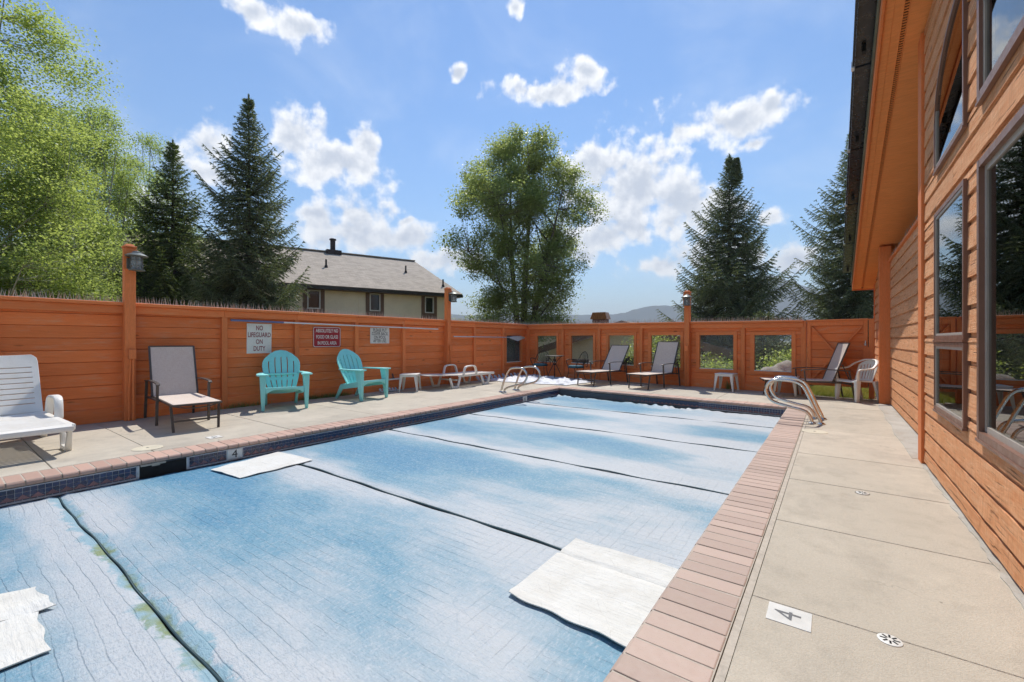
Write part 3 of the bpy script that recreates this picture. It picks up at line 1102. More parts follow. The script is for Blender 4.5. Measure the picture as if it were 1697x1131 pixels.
for k in range(6):
    y0, y1 = seams[k], seams[k + 1]
    nx, ny = 124, max(20, int((y1 - y0) / 0.045))
    if k == 0:
        ny = 44
    cy = (y0 + y1) / 2
    X = np.linspace(PL + 0.035, PR - 0.012, nx)
    V, Fc = [], []
    rag = CR.normal(0, 1, nx)
    for j in range(ny):
        q = j / (ny - 1)
        for i in range(nx):
            x = X[i]
            yend = y1 if k < 5 else fy(x) - 0.10 + 0.035 * math.sin(x * 5.1) + 0.02 * math.sin(x * 13.3 + 1) + rag[i] * 0.012
            wob0 = 0.006 * math.sin(x * 3.1 + k) + 0.004 * math.sin(x * 9 + 2 * k)
            wob1 = 0.006 * math.sin(x * 3.1 + k + 1) + 0.004 * math.sin(x * 9 + 2 * k + 2)
            ya = y0 + 0.008 + (wob0 if k else 0)
            yb = yend - 0.008 + (wob1 if k < 5 else 0)
            yy = ya + (yb - ya) * q
            xx = x + (0.012 * math.sin(yy * 23) + 0.008 * math.sin(yy * 51 + 1)) * (1 if i in (0, nx - 1) else 0)
            z = 0.006 * smooth_noise(x, yy, 2.3, 1) + 0.0022 * smooth_noise(x, yy, 17, 2)
            e = min(q, 1 - q) * (y1 - y0)
            z -= 0.010 * math.exp(-e / 0.02)
            z += 0.006 * math.exp(-((e - 0.05) / 0.03) ** 2)
            if k == 5:
                w = max(0, (q - 0.55) / 0.45)
                z += w * (0.020 * math.sin(x * 8 + yy * 6) + 0.016 * math.sin(x * 19 - yy * 11) + 0.012 * math.sin(x * 37 + yy * 29)) * (0.5 + 0.5 * math.sin(x * 2.1 + 1.2))
            V.append((xx - cover.location.x, yy - cy, z))
    for j in range(ny - 1):
        for i in range(nx - 1):
            Fc.append((j * nx + i, j * nx + i + 1, (j + 1) * nx + i + 1, (j + 1) * nx + i))
    me = np_mesh('cover_panel', V, Fc)
    me.shade_smooth()
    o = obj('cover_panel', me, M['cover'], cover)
    o.location = (0, cy - cover.location.y, 0)
    o['seam_wear'] = {0: 0.92 / (y1 - cy), 1: -0.92 / (cy - y0)}.get(k, 0.0)
    if k:
        pts = []
        for i in range(40):
            x = PL + 0.03 + (PR - PL - 0.045) * i / 39
            pts.append((x - cover.location.x, y0 - cover.location.y + 0.006 * math.sin(x * 3.1 + k) + 0.004 * math.sin(x * 9 + 2 * k), -0.004 + 0.004 * math.sin(x * 7 + k)))
        sm = MB().tube(pts, 0.008 if k > 1 else 0.006, 6)
        obj('seam', sm, M['seam'], cover, smooth=60)
        if k == 99:
            rim = MB()
            for s in (-1, 1):
                rim.tube([(p[0], p[1] + s * 0.020, p[2] - 0.001) for p in pts], 0.005, 5)
            obj('seam_piping', rim, M['seam'], cover, smooth=60)

# ------------------------------------------------------------------ three sheets of white foam on the cover


def sheet(name, poly, label, th=0.006, z=-0.177, wrinkle=0.006, n=26, ridges=()):
    """poly: 4 corners; a slightly buckled sheet with thickness"""
    a, b, c_, d = [Vector((*p, 0)) for p in poly]
    cen = (a + b + c_ + d) / 4
    r = random.Random(len(label))
    ph = [r.uniform(0, 6) for _ in range(6)]
    us = [i / n for i in range(n + 1)]

    def P(u, t):
        p = (a * (1 - u) + b * u) * (1 - t) + (d * (1 - u) + c_ * u) * t
        e = 0.006 * math.sin(u * 17 + ph[0]) * (1 if t in (0.0, 1.0) else 0)
        zz = wrinkle * (math.sin(p.x * 9 + ph[1]) + 0.6 * math.sin(p.y * 13 + ph[2]) + 0.5 * math.sin((p.x + p.y) * 21 + ph[3]))
        for (rt, h, w) in ridges:
            zz += h * math.exp(-((t - rt) / w) ** 2)
        return (p - cen + Vector((e, e, zz))), (0, 0, 1)
    mb = MB().panel(us, us, lambda i, j: True, P, th)
    return obj(name, mb, M['foam'], None, smooth=40, loc=(cen.x, cen.y, z), label=label, cat='foam sheet', group='white foam sheets on the pool cover')


sheet('foam_sheet', [(-1.456, 2.72), (-0.70, 2.73), (-0.70, 1.90), (-1.446, 1.92)], 'large white foam sheet on the cover against the right coping', wrinkle=0.002,
      ridges=((0.27, -0.012, 0.012), (0.62, -0.006, 0.01), (0.0, 0.006, 0.05), (0.98, 0.006, 0.05)))
sheet('foam_sheet', [(-5.42, 1.86), (-5.58, 2.66), (-4.88, 2.72), (-4.84, 1.92)], 'white foam sheet on the cover below the left depth marker', wrinkle=0.002, ridges=((0.4, 0.004, 0.1),))
o = sheet('foam_sheet', [(-3.50, 0.36), (-2.84, 0.345), (-2.83, -0.25), (-3.52, -0.3)], 'torn white foam sheet cut off by the left edge of the picture', wrinkle=0.003)
flap = MB().panel([i / 8 for i in range(9)], [i / 8 for i in range(9)], lambda i, j: True,
                  lambda u, t: ((-0.50 + 0.34 * u + 0.05 * t, 0.10 + 0.25 * t + 0.04 * u * u - 0.012 * math.sin(u * 9), 0.010 + 0.006 * math.sin(t * 5 + u * 2) + 0.006 * math.sin(u * 11)), (0, 0, 1)), 0.005)
obj('torn_flap', flap, M['foam'], o, smooth=40)

# ------------------------------------------------------------------ board walls


def cut_rects(rect, holes):
    out = [rect]
    for (hx0, hx1, hz0, hz1) in holes:
        nxt = []
        for (x0, x1, z0, z1) in out:
            if hx1 <= x0 or hx0 >= x1 or hz1 <= z0 or hz0 >= z1:
                nxt.append((x0, x1, z0, z1))
                continue
            if z0 < hz0 - 1e-4:
                nxt.append((x0, x1, z0, hz0))
            if z1 > hz1 + 1e-4:
                nxt.append((x0, x1, hz1, z1))
            za, zb = max(z0, hz0), min(z1, hz1)
            if x0 < hx0 - 1e-4:
                nxt.append((x0, hx0, za, zb))
            if x1 > hx1 + 1e-4:
                nxt.append((hx1, x1, za, zb))
        out = nxt
    return [r for r in out if r[1] - r[0] > 0.012 and r[3] - r[2] > 0.010]


_bc = {}


def fence_board(L, h):
    key = (round(L, 2), round(h, 3))
    if key not in _bc:
        prof = [(0.0, 0.0), (-0.016, 0.0055), (-0.020, 0.011), (-0.020, h - 0.003), (-0.013, h), (0.0, h)]
        if h > 0.12:
            m_ = h * 0.5
            prof = prof[:3] + [(-0.0205, m_ - 0.004), (-0.0175, m_), (-0.0195, m_ + 0.004)] + prof[3:]
        me = MB().prism(prof, 'x', -L / 2, L / 2).mesh('board')
        me.materials.append(M['fence'])
        _bc[key] = me
    return _bc[key]


ROW = 0.176


def fence_run(root, bays, H0, H1, Ltot, windows, first_row=0.21, skip=None):
    """bays: batten centre positions along the fence"""
    def top(x):
        return H0 + (H1 - H0) * x / Ltot
    for a, b in zip(bays, bays[1:]):
        if skip and skip(a, b):
            continue
        xa, xb = a + 0.045, b - 0.045
        zt_ = top((a + b) / 2) - 0.155
        holes = [w for w in windows if a - .01 < (w[0] + w[1]) / 2 < b + .01]
        z = first_row - 0.02
        while z < zt_ - 0.02:
            z1 = min(z + ROW, zt_)
            for (x0, x1, za, zb) in cut_rects((xa, xb, z, z1), holes):
                o = bpy.data.objects.new('board', fence_board(x1 - x0, zb - za))
                link(o, root)
                o.location = ((x0 + x1) / 2, random.uniform(-0.0025, 0.0025), za)
                o.rotation_euler = (0, random.uniform(-.0015, .0015), 0)
            z += ROW
        # top rail, cap, plinth for the bay
        ja, jb = a + 0.001, b - 0.001
        ta, tb = top(a), top(b)
        mb = MB().hexa([(ja, -.085, ta - .165), (jb, -.085, tb - .165), (jb, .02, tb - .165), (ja, .02, ta - .165),
                        (ja, -.085, ta - .05), (jb, -.085, tb - .05), (jb, .02, tb - .05), (ja, .02, ta - .05)])
        obj('top_rail', mb, M['rail'], root, bevel=0.004)
        mb = MB().hexa([(ja, -.13, ta - .049), (jb, -.13, tb - .049), (jb, .06, tb - .049), (ja, .06, ta - .049),
                        (ja, -.13, ta), (jb, -.13, tb), (jb, .06, tb), (ja, .06, ta)])
        obj('cap', mb, M['rail'], root, bevel=0.005)
        mb = MB().box(ja, jb, -0.062, 0.0, 0.0, 0.205)
        obj('plinth', mb, M['fence'], root, bevel=0.004)
        mb = MB().box(ja, jb, 0.004, 0.03, 0.0, ta - 0.05)
        for w in holes:
            mb = MB()
            for (x0, x1, za, zb) in cut_rects((ja, jb, 0.0, min(ta, tb) - 0.05), holes):
                mb.box(x0, x1, 0.004, 0.03, za, zb)
        obj('backing', mb, M['fence'], root)
        for w in holes:
            x0, x1, z0, z1 = w
            fr = MB()
            fw = 0.085
            fr.box(x0 - fw, x0, -.048, -.0215, z0 - fw, z1 + fw)
            fr.box(x1, x1 + fw, -.048, -.0215, z0 - fw, z1 + fw)
            fr.box(x0 + .001, x1 - .001, -.047, -.0215, z1, z1 + fw)
            fr.box(x0 + .001, x1 - .001, -.047, -.0215, z0 - fw, z0)
            f = obj('window_frame', fr, M['rail'], root, bevel=0.003)
            obj('pane', MB().box(x0 - .005, x1 + .005, .008, .014, z0 - .005, z1 + .005), M['plexi'], f)
            obj('sill', MB().box(x0 + .002, x1 - .002, -.052, .007, z0 - .012, z0 + .006), M['white_tile'], f, bevel=0.002)  # pale colour stands for sun falling on the sill
    for b in bays:
        t_ = top(b)
        obj('post', MB().box(b - .045, b + .045, -.086, -.001, 0.0, t_ - .166), M['post'], root, bevel=0.004)


def spikes(root, x0, x1, H0, H1, L, seed):
    r = random.Random(seed)
    mb = MB()
    x = x0
    while x < x1:
        t_ = H0 + (H1 - H0) * x / L
        for row in (-0.075, -0.015):
            if r.random() < 0.93:
                h = r.uniform(0.10, 0.14)
                lx, ly = r.uniform(-.035, .035), r.uniform(-.05, .05)
                p = (x + r.uniform(-.008, .008), row)
                w = 0.0045
                mb.add([(p[0] - w, p[1], t_), (p[0] + w, p[1], t_), (p[0], p[1] + w, t_), (p[0] + lx, p[1] + ly, t_ + h)], [(0, 1, 3), (1, 2, 3), (2, 0, 3), (0, 2, 1)])
        x += 0.034
    obj('bird_spikes', mb, M['spike'], root, kind='stuff')
    mb = MB()
    for row in (-0.075, -0.015):
        mb.hexa([(x0, row - .012, H0 + (H1 - H0) * x0 / L + .0005), (x1, row - .012, H0 + (H1 - H0) * x1 / L + .0005), (x1, row + .012, H0 + (H1 - H0) * x1 / L + .0005), (x0, row + .012, H0 + (H1 - H0) * x0 / L + .0005),
                 (x0, row - .012, H0 + (H1 - H0) * x0 / L + .007), (x1, row - .012, H0 + (H1 - H0) * x1 / L + .007), (x1, row + .012, H0 + (H1 - H0) * x1 / L + .007), (x0, row + .012, H0 + (H1 - H0) * x0 / L + .007)])
    obj('spike_strip', mb, M['white_tile'], root)


LD = (LF1 - LF0)
LLEN = LD.length
LANG = math.atan2(LD.y, LD.x)
lf = empty('long_fence', LF0, LANG, label='long orange board fence behind the lounge chairs with signs on it', cat='fence')
HL = 1.80
bl = [yy + 1.6 for yy in (-1.6, -0.75, 0.52, 1.89, 3.2, 4.49, 5.85, 7.19, 8.66, 9.85, 11.24, 12.66)]
fence_run(lf, bl, HL, 1.765, LLEN, [(11.45 + 1.6, 12.28 + 1.6, 0.49, 1.37)])
spikes(lf, 0.05, LLEN - 0.02, HL, 1.765, LLEN, 1)

FD = FF1 - LF1
FLEN = FD.length
FANG = math.atan2(FD.y, FD.x)
ff = empty('window_fence', LF1, FANG, label='orange board fence with six square windows at the far end of the pool', cat='fence')
bf = [0.10, 1.57, 2.93, 4.30, 5.63, 6.95, 8.19]
HF0, HF1 = 1.765, 1.655
fence_run(ff, bf, HF0, HF1, FLEN, [(0.47, 1.30, .49, 1.365), (1.88, 2.70, .49, 1.365), (3.24, 4.06, .49, 1.36), (4.58, 5.41, .49, 1.355), (5.905, 6.725, .49, 1.35), (7.19, 7.96, .49, 1.34)])
spikes(ff, 0.05, 8.2, HF0, HF1, FLEN, 2)

# gate with crossed braces between the fence and the house
gp = LF1 + FD.normalized() * 8.26
gate = empty('pool_gate', gp, FANG, label='orange board gate with crossed diagonal braces beside the house', cat='gate')
gh, gw = 1.635, 1.06
z = 0.30
while z < gh - 0.12:
    z1 = min(z + ROW, gh - 0.1)
    o = bpy.data.objects.new('board', fence_board(gw - 0.06, z1 - z))
    link(o, gate)
    o.location = (gw / 2, random.uniform(-.002, .002), z)
    z += ROW
obj('gate_back', MB().box(0.02, gw - .02, .003, .02, .26, gh - .03), M['fence'], gate)
fr = MB()
fr.box(0, .07, -.055, -.022, .22, gh)
fr.box(gw - .07, gw, -.055, -.022, .22, gh)
fr.box(.071, gw - .071, -.054, -.022, gh - .1, gh)
fr.box(.071, gw - .071, -.054, -.022, .22, .30)
obj('gate_frame', fr, M['post'], gate, bevel=.003)
obj('gate_cap', MB().box(-.01, gw + .01, -.075, .03, gh + .001, gh + .035), M['rail'], gate, bevel=.003)
obj('brace', MB().bar((.09, -.037, gh - .12), (gw - .09, -.037, .34), .03, .075, up=(0, 1, 0)), M['rail'], gate, bevel=.002)
obj('brace', MB().bar((gw - .09, -.0365, gh - .12), (.09, -.0365, .34), .03, .075, up=(0, 1, 0)), M['rail'], gate, bevel=.002)
la = MB().tube([(gw - .035, -.06, 1.20), (gw - .035, -.10, 1.20), (gw - .035, -.10, 1.16)], .008, 8).lathe([(.0, -.03), (.022, -.02), (.022, .02), (0, .03)], 10, (gw - .035, -.10, 1.13))
obj('latch', la, M['alum'], gate, smooth=40)
obj('gate_post', MB().box(gw + .015, gw + .105, -.07, .02, 0, gh + .03), M['post'], gate, bevel=.004)
obj('gate_post', MB().box(-.07, -.012, -.08, .02, 0, gh + .02), M['post'], gate, bevel=.004)
obj('latch_board', MB().box(gw - .075, gw + .04, -.075, -.0565, .62, 1.08), M['post'], gate, bevel=.003)

# ------------------------------------------------------------------ lamp posts


def lamp_post(name, base_, ang, h, label, lean=0.0):
    """local: -y is the pool side"""
    t = empty(name, base_, ang, label=label, cat='lamp post', group='lantern posts on the fences')
    obj('post', MB().box(-.066, .066, -.125, .007, 0, h), M['post'], t, bevel=.005)
    c_ = MB()
    c_.box(-.078, .078, -.138, .020, h + .0005, h + .028)
    c_.hexa([(-.06, -.12, h + .0285), (.06, -.12, h + .0285), (.06, .0, h + .0285), (-.06, .0, h + .0285),
             (-.04, -.10, h + .06), (.04, -.10, h + .06), (.04, -.02, h + .06), (-.04, -.02, h + .06)])
    obj('post_cap', c_, M['rail'], t, bevel=.004)
    obj('mount_block', MB().box(-.085, .085, -.142, -.126, h - .34, h - .02), M['post'], t, bevel=.004)
    # lantern on the pool side
    cx, cy, z0 = 0.05, -0.235, h - .355
    la = obj('lantern', MB().lathe([(.070, 0), (.098, .004), (.098, .018), (.072, .024)], 20, (cx, cy, z0)).lathe([(.072, .205), (.135, .214), (.142, .224), (.10, .250), (.055, .268), (.05, .285), (.02, .30)], 20, (cx, cy, z0)), M['lantern'], t, smooth=40)
    ca = MB()
    for k in range(6):
        a = k * math.pi / 3 + .2
        ca.bar((cx + .078 * math.cos(a), cy + .078 * math.sin(a), z0 + .02), (cx + .078 * math.cos(a), cy + .078 * math.sin(a), z0 + .21), .009, .009)
    for zz in (z0 + .075, z0 + .155):
        ca.tube([(cx + .080 * math.cos(a), cy + .080 * math.sin(a), zz) for a in [i * math.pi / 10 for i in range(20)]], .004, 6, closed=True)
    obj('cage', ca, M['lantern'], la)
    obj('lamp_glass', MB().lathe([(.07, .024), (.07, .205)], 20, (cx, cy, z0)), M['lamp_glass'], la, smooth=40)
    obj('bulb', MB().lathe([(.012, .03), (.02, .06), (.028, .10), (.02, .14), (.004, .15)], 12, (cx, cy, z0)), M['white_resin'], la, smooth=60)
    obj('bracket', MB().bar((cx - .01, -.143, z0 + .10), (cx, cy + .07, z0 + .225), .03, .02).box(-.05, .06, -.160, -.1425, z0 + .03, z0 + .19), M['lantern'], t, bevel=.003)
    # conduit and junction box
    obj('conduit', MB().tube([(.03, -.145, 0), (.03, -.145, .93)], .014, 8).tube([(-.02, -.145, 0), (-.018, -.145, .5), (.0, -.145, .93)], .011, 8), M['post'], t, smooth=40)
    obj('junction_box', MB().box(-.03, .06, -.185, -.126, .93, 1.08), M['post'], t, bevel=.006)
    return t


def on_left(y):
    q = (y - LF0.y) / (LF1.y - LF0.y)
    return LF0.lerp(LF1, q)


p = on_left(1.89)
lamp_post('lamp_post', (p.x + .07, p.y, 0), LANG, 2.62, 'tall orange post with grey lantern between the white and the taupe lounge chairs')
p = on_left(8.66)
lamp_post('lamp_post', (p.x + .07, p.y, 0), LANG, 2.62, 'tall orange post with grey lantern behind the flat white lounger')
p = LF1 + FD.normalized() * 5.63
lamp_post('lamp_post', (p.x - .007, p.y - .07, 0), FANG, 2.47, 'tall orange post with grey lantern on the fence with windows')

# ------------------------------------------------------------------ wooden house on the right
HX = 0.747
house = empty('wooden_house', (HX, 5.0, 0), label='clapboard pool house with tall windows along the right side', cat='house')
HO = Vector(house.location)


def hobj(name, mb, mat, parent=None, **kw):
    o = obj(name, mb, mat, parent or house, **kw)
    o.location = -HO if parent is None else (0, 0, 0)
    return o


def soff(y):
    return 2.44 + 0.25 * (13.3 - y)


def siding_piece(x_out, ya, yb, za, zb, row0, warp=0.0):
    """one length of channel siding; outward is -x; recessed channel at the foot of each row"""
    mb = MB()
    ch = row0 + 0.031
    zf = max(za, ch)
    L = yb - ya
    segs = 1 if not warp else max(2, int(L / 0.12))
    r = random.Random(int(ya * 1000 + za * 77))
    if zb - zf > 0.004:
        prev = None
        for s in range(segs):
            y0_, y1_ = -L / 2 + L * s / segs, -L / 2 + L * (s + 1) / segs
            w0 = prev if prev is not None else r.uniform(-1, 1) * warp
            w1 = r.uniform(-1, 1) * warp
            prev = w1
            mb.hexa([(-.024 - w0, y0_, zf - za + w0 * .5), (.0, y0_, zf - za), (.0, y1_, zf - za), (-.024 - w1, y1_, zf - za + w1 * .5),
                     (-.018 - w0 * .4, y0_, zb - za - .002), (.0, y0_, zb - za - .002), (.0, y1_, zb - za - .002), (-.018 - w1 * .4, y1_, zb - za - .002)])
    if za < ch - .003:
        mb.box(-.005, .0, -L / 2, L / 2, 0.0, min(zb, ch) - za)
    o = obj('board', mb, M['siding'], house, bevel=0.0)
    # mesh coordinates: turn so that the board's length is local x for the grain
    me = o.data
    for v in me.vertices:
        v.co = Vector((v.co.y, -v.co.x, v.co.z))
    me.flip_normals() if False else None
    o.rotation_euler = (0, 0, R(90))
    o.location = Vector((x_out, (ya + yb) / 2, za)) - HO
    return o


RW = 0.1842
rows0 = 0.131
WY0 = 0.9      # near end of the wall that is built
NW = (4.16, 5.20)
BW = (1.35, 3.80)
# openings (y0,y1,z0,z1)
ARCH_TOP = 3.69
holes_h = [(NW[0], NW[1], 0.64, 1.205), (NW[0], NW[1], 1.205, 2.29), (BW[0], BW[1], 0.64, 2.29), (BW[0], BW[1], 2.67, 4.6)]


def arch_z(y):
    """outline of the quarter-arch window over the narrow window"""
    q = min(max((NW[1] - y) / (NW[1] - NW[0]), 0), 1)
    return 3.08 + 0.61 * math.sqrt(max(0, 1 - (1 - q) ** 2.0))


nz = int((4.9 - rows0) / RW) + 1
rowlist = [(0.0, rows0)] + [(rows0 + RW * k, rows0 + RW * (k + 1)) for k in range(nz)]
for ri, (z0, z1) in enumerate(rowlist):
    ymax = 5.86
    if z0 > soff(ymax) - 0.02:
        break
    hh = list(holes_h)
    if z1 > 2.665:
        zc = (max(z0, 2.66) + z1) / 2
        if zc < ARCH_TOP:
            if zc <= 3.08:
                hh.append((NW[0], NW[1], 2.665, z1 + .001))
            else:
                q = 1 - math.sqrt(max(0, 1 - ((zc - 3.08) / 0.61) ** 2))
                hh.append((NW[0], NW[1] - q * (NW[1] - NW[0]), max(z0, 2.665) - .001, z1 + .001))
    z1c = min(z1, soff(ymax) - .01)
    ycuts = [WY0, 5.853]
    jr = random.Random(ri * 13 + 5)
    for (a, b, za, zb) in cut_rects((WY0, 5.853, z0, z1c), hh):
        # long lengths are butt-jointed somewhere
        cuts = [a]
        if b - a > 1.6:
            cuts.append(jr.uniform(a + .5, b - .5))
        cuts.append(b)
        for c0, c1 in zip(cuts, cuts[1:]):
            siding_piece(HX, c0 + .0015, c1 - .0015, za, zb, z0 if za == z0 else z0, 0.0045 if ri <= 2 and c0 < 4.5 else (0.0022 if ri < 6 else 0.0008))
# wall core behind the boards, with openings
core = MB()
core_holes = holes_h + [(NW[0], NW[1], 2.665, ARCH_TOP)]
for (a, b, za, zb) in cut_rects((WY0 - .4, 5.853, 0.0, 4.28), core_holes):
    core.box(HX + .001, HX + .12, a, b, za, zb)
for (a, b, za, zb) in cut_rects((WY0 - .4, 3.9, 4.281, 4.75), core_holes):
    core.box(HX + .001, HX + .12, a, b, za, zb)
hobj('wall_core', core, M['siding'])
# fill over the arch
af = MB()
n = 14
for k in range(n):
    ya, yb = NW[0] + (NW[1] - NW[0]) * k / n, NW[0] + (NW[1] - NW[0]) * (k + 1) / n
    af.hexa([(HX - .006, ya, arch_z(ya) - .002), (HX + .1, ya, arch_z(ya) - .002), (HX + .1, yb, arch_z(yb) - .002), (HX - .006, yb, arch_z(yb) - .002),
             (HX - .006, ya, ARCH_TOP), (HX + .1, ya, ARCH_TOP), (HX + .1, yb, ARCH_TOP), (HX - .006, yb, ARCH_TOP)])
hobj('arch_infill', af, M['siding'])


def window(y0, y1, z0, z1, name='window', sash=True, top=None, fw=0.02, px=-0.026, sw=0.02):
    """brown clad frame standing proud, pale sash, glass"""
    o_ = MB()
    X0, X1 = HX - .042, HX + .06
    o_.box(X0, X1, y0 - .012, y0 + fw, z0 - .012, z1 + .012)
    o_.box(X0, X1, y1 - fw, y1 + .012, z0 - .012, (z1 if top is None else top(y1)) + .012)
    o_.box(X0 + .001, X1, y0 + fw + .0005, y1 - fw - .0005, z0 - .012, z0 + fw)
    if top is None:
        o_.box(X0 + .001, X1, y0 + fw + .0005, y1 - fw - .0005, z1 - fw, z1 + .012)
    else:
        n_ = 18
        for k in range(n_):
            ya, yb = y0 + (y1 - y0) * k / n_, y0 + (y1 - y0) * (k + 1) / n_
            o_.hexa([(X0, ya, top(ya) - fw), (X1, ya, top(ya) - fw), (X1, yb, top(yb) - fw), (X0, yb, top(yb) - fw),
                     (X0, ya, top(ya) + .012), (X1, ya, top(ya) + .012), (X1, yb, top(yb) + .012), (X0, yb, top(yb) + .012)])
    w = hobj(name, o_, M['trim'])
    sl = MB().hexa([(X0 - .006, y0 - .015, z0 - .03), (X0 + .02, y0 - .015, z0 - .03), (X0 + .02, y1 + .015, z0 - .03), (X0 - .006, y1 + .015, z0 - .03),
                    (X0 - .006, y0 - .015, z0 - .0125), (X0 + .02, y0 - .015, z0 - .0125), (X0 + .02, y1 + .015, z0 - .0125), (X0 - .006, y1 + .015, z0 - .0125)])
    hobj('sill', sl, M['trim'], w)
    if sash:
        s = MB()
        a, b, c_, d = y0 + fw, y1 - fw, z0 + fw, z1 - fw
        s.box(HX + px - .010, HX + .05, a, a + sw, c_, d)
        s.box(HX + px - .010, HX + .05, b - sw, b, c_, d if top is None else top(b) - fw)
        s.box(HX + px - .009, HX + .05, a + sw, b - sw, c_, c_ + sw)
        if top is None:
            s.box(HX + px - .009, HX + .05, a + sw, b - sw, d - sw, d)
        hobj('sash', s, M['sash'], w)
    g0 = MB()
    if top is None:
        g0.box(HX + px + .0, HX + px + .006, y0 + fw + .01, y1 - fw - .01, z0 + fw + .01, z1 - fw - .01)
    else:
        n_ = 18
        poly = [(y0 + .03, z0 + .03), (y1 - .03, z0 + .03)] + [(y1 - .03 - (y1 - y0 - .06) * k / n_, top(y1 - .03 - (y1 - y0 - .06) * k / n_) - .03) for k in range(n_ + 1)]
        g0.prism(poly, 'x', HX + px + .0, HX + px + .006)
    hobj('pane', g0, M['sky_glass'], w)
    return w


window(NW[0], NW[1], 0.64, 1.19)
window(NW[0], NW[1], 1.235, 2.29)
window(NW[0], NW[1], 2.675, arch_z(NW[0]), top=arch_z)
window(BW[0], BW[1], 0.64, 2.29, name='picture_window', fw=.032, px=-.006, sw=.036)
window(BW[0], BW[1], 2.67, 4.45, name='upper_window', fw=.04, px=-.015, sw=.035)
# corner board
hobj('corner_board', MB().box(HX - .045, 0.893, 5.855, 6.05, 0.0, soff(6.05) - .004), M['post'], bevel=.004)
# recessed wall beyond the corner, with its cap and bird spikes
RX = 0.895
for ri, (z0, z1) in enumerate(rowlist):
    if z0 > 2.68:
        break
    z1c = min(z1, 2.69)
    jr = random.Random(ri * 7 + 1)
    cut = jr.uniform(7.2, 9.8)
    for c0, c1 in ((6.052, cut), (cut, 10.84)):
        siding_piece(RX, c0 + .0015, c1 - .0015, z0, z1c, z0, 0.0012)
hobj('recess_core', MB().box(RX + .001, RX + .14, 6.052, 11.0, 0, 2.69), M['siding'])
hobj('recess_cap', MB().box(RX - .05, RX + .16, 6.052, 10.85, 2.692, 2.735), M['rail'], bevel=.004)
sp = MB()
rs = random.Random(4)
yy = 6.1
while yy < 10.8:
    for xx in (RX - .01, RX + .05):
        h = rs.uniform(.08, .12)
        lx, ly = rs.uniform(-.03, .03), rs.uniform(-.02, .02)
        w = .0045
        sp.add([(xx - w, yy, 2.735), (xx + w, yy, 2.735), (xx, yy + w, 2.735), (xx + lx, yy + ly, 2.735 + h)], [(0, 1, 3), (1, 2, 3), (2, 0, 3), (0, 2, 1)])
    yy += .034
hobj('bird_spikes', sp, M['spike'], kind='stuff')
# porch post and the wall past it
hobj('porch_post', MB().box(.715, .892, 10.86, 11.04, 0, soff(11.04) - .003), M['post'], bevel=.005)
for ri, (z0, z1) in enumerate(rowlist):
    if z0 > 3.0:
        break
    if z1 < 3.0:
        siding_piece(0.80, 11.85, 13.1, z0, z1, z0, .001)
hobj('far_wall_core', MB().box(.801, 1.0, 11.84, 13.1, 0, 2.75).box(.801, .95, 11.06, 11.839, 0.0, 2.75), M['siding'])
hobj('far_corner_board', MB().box(.765, .80, 13.02, 13.12, 0, 2.7), M['post'])
# inner walls and floor so that the rooms are closed and dark
hobj('inner_wall', MB().box(3.6, 3.7, -1.0, 13.1, -.05, 6.2).box(1.06, 3.6, 13.02, 13.1, -.05, 3.0).box(.88, 3.6, 0.3, .42, -.05, 6.2).box(.94, 3.6, 5.9, 6.0, -.05, 4.2), M['siding'])
hobj('floor', MB().box(.76, 3.6, .3, 13.0, -.12, -.05), M['brown_trim'])
# curtains inside the big windows
cu = MB()
for (a, b) in ((1.45, 1.8), (3.38, 3.72)):
    pts = [(1.0 + .03 * math.sin(k * 1.7), a + (b - a) * k / 16) for k in range(17)]
    for (p0, p1) in zip(pts, pts[1:]):
        cu.add([(p0[0], p0[1], .66), (p1[0], p1[1], .66), (p1[0], p1[1], 2.27), (p0[0], p0[1], 2.27)], [(0, 1, 2, 3)])
hobj('curtain', cu, M['white_tile'])
# roof: soffit, fascia, vent strip, deck, solar panels
EX = 0.375
YA, YB = 13.3, 1.0


def slope(mb, x0, x1, d0, d1, ya=YA, yb=YB):
    a0, a1 = soff(ya), soff(yb)
    return mb.hexa([(x0, yb, a1 + d0), (x1, yb, a1 + d0), (x1, ya, a0 + d0), (x0, ya, a0 + d0),
                    (x0, yb, a1 + d1), (x1, yb, a1 + d1), (x1, ya, a0 + d1), (x0, ya, a0 + d1)])


hobj('soffit', slope(slope(MB(), .589, 1.9, 0, .02), .474, .545, 0, .02), M['soffit'])
hobj('soffit_frieze', slope(MB(), .402, .4735, -.004, .018), M['soffit'], bevel=.002)
hobj('fascia', slope(MB(), EX, .4015, -.03, .175, ya=YA + .01), M['rail'], bevel=.003)
hobj('eave_return', MB().box(.376, 1.6, 13.312, 13.34, soff(13.3) - .03, soff(13.3) + .16), M['rail'])
vs_ = MB()
yy = 13.2
while yy > 4.2:
    vs_.box(.547, .587, yy, yy + .016, soff(yy) + .0, soff(yy) + .010)
    yy -= .032
hobj('vent_slats', vs_, M['soffit'], kind='stuff')
hobj('vent_frame', slope(slope(MB(), .5455, .5485, -.006, .02), .5855, .5885, -.006, .02), M['soffit'])
hobj('vent_dark_sheet', slope(MB(), .5455, .5885, .022, .026), M['dark'])  # dark sheet, shade behind the slats put into its colour
hobj('roof_deck', slope(MB(), .376, 3.7, .176, .22, ya=YA + .03), M['shingle2'])
hobj('drip_edge', slope(MB(), EX - .022, EX - .001, .10, .225, ya=YA + .03), M['drip'], bevel=.003)
yy = 13.0
k = 0
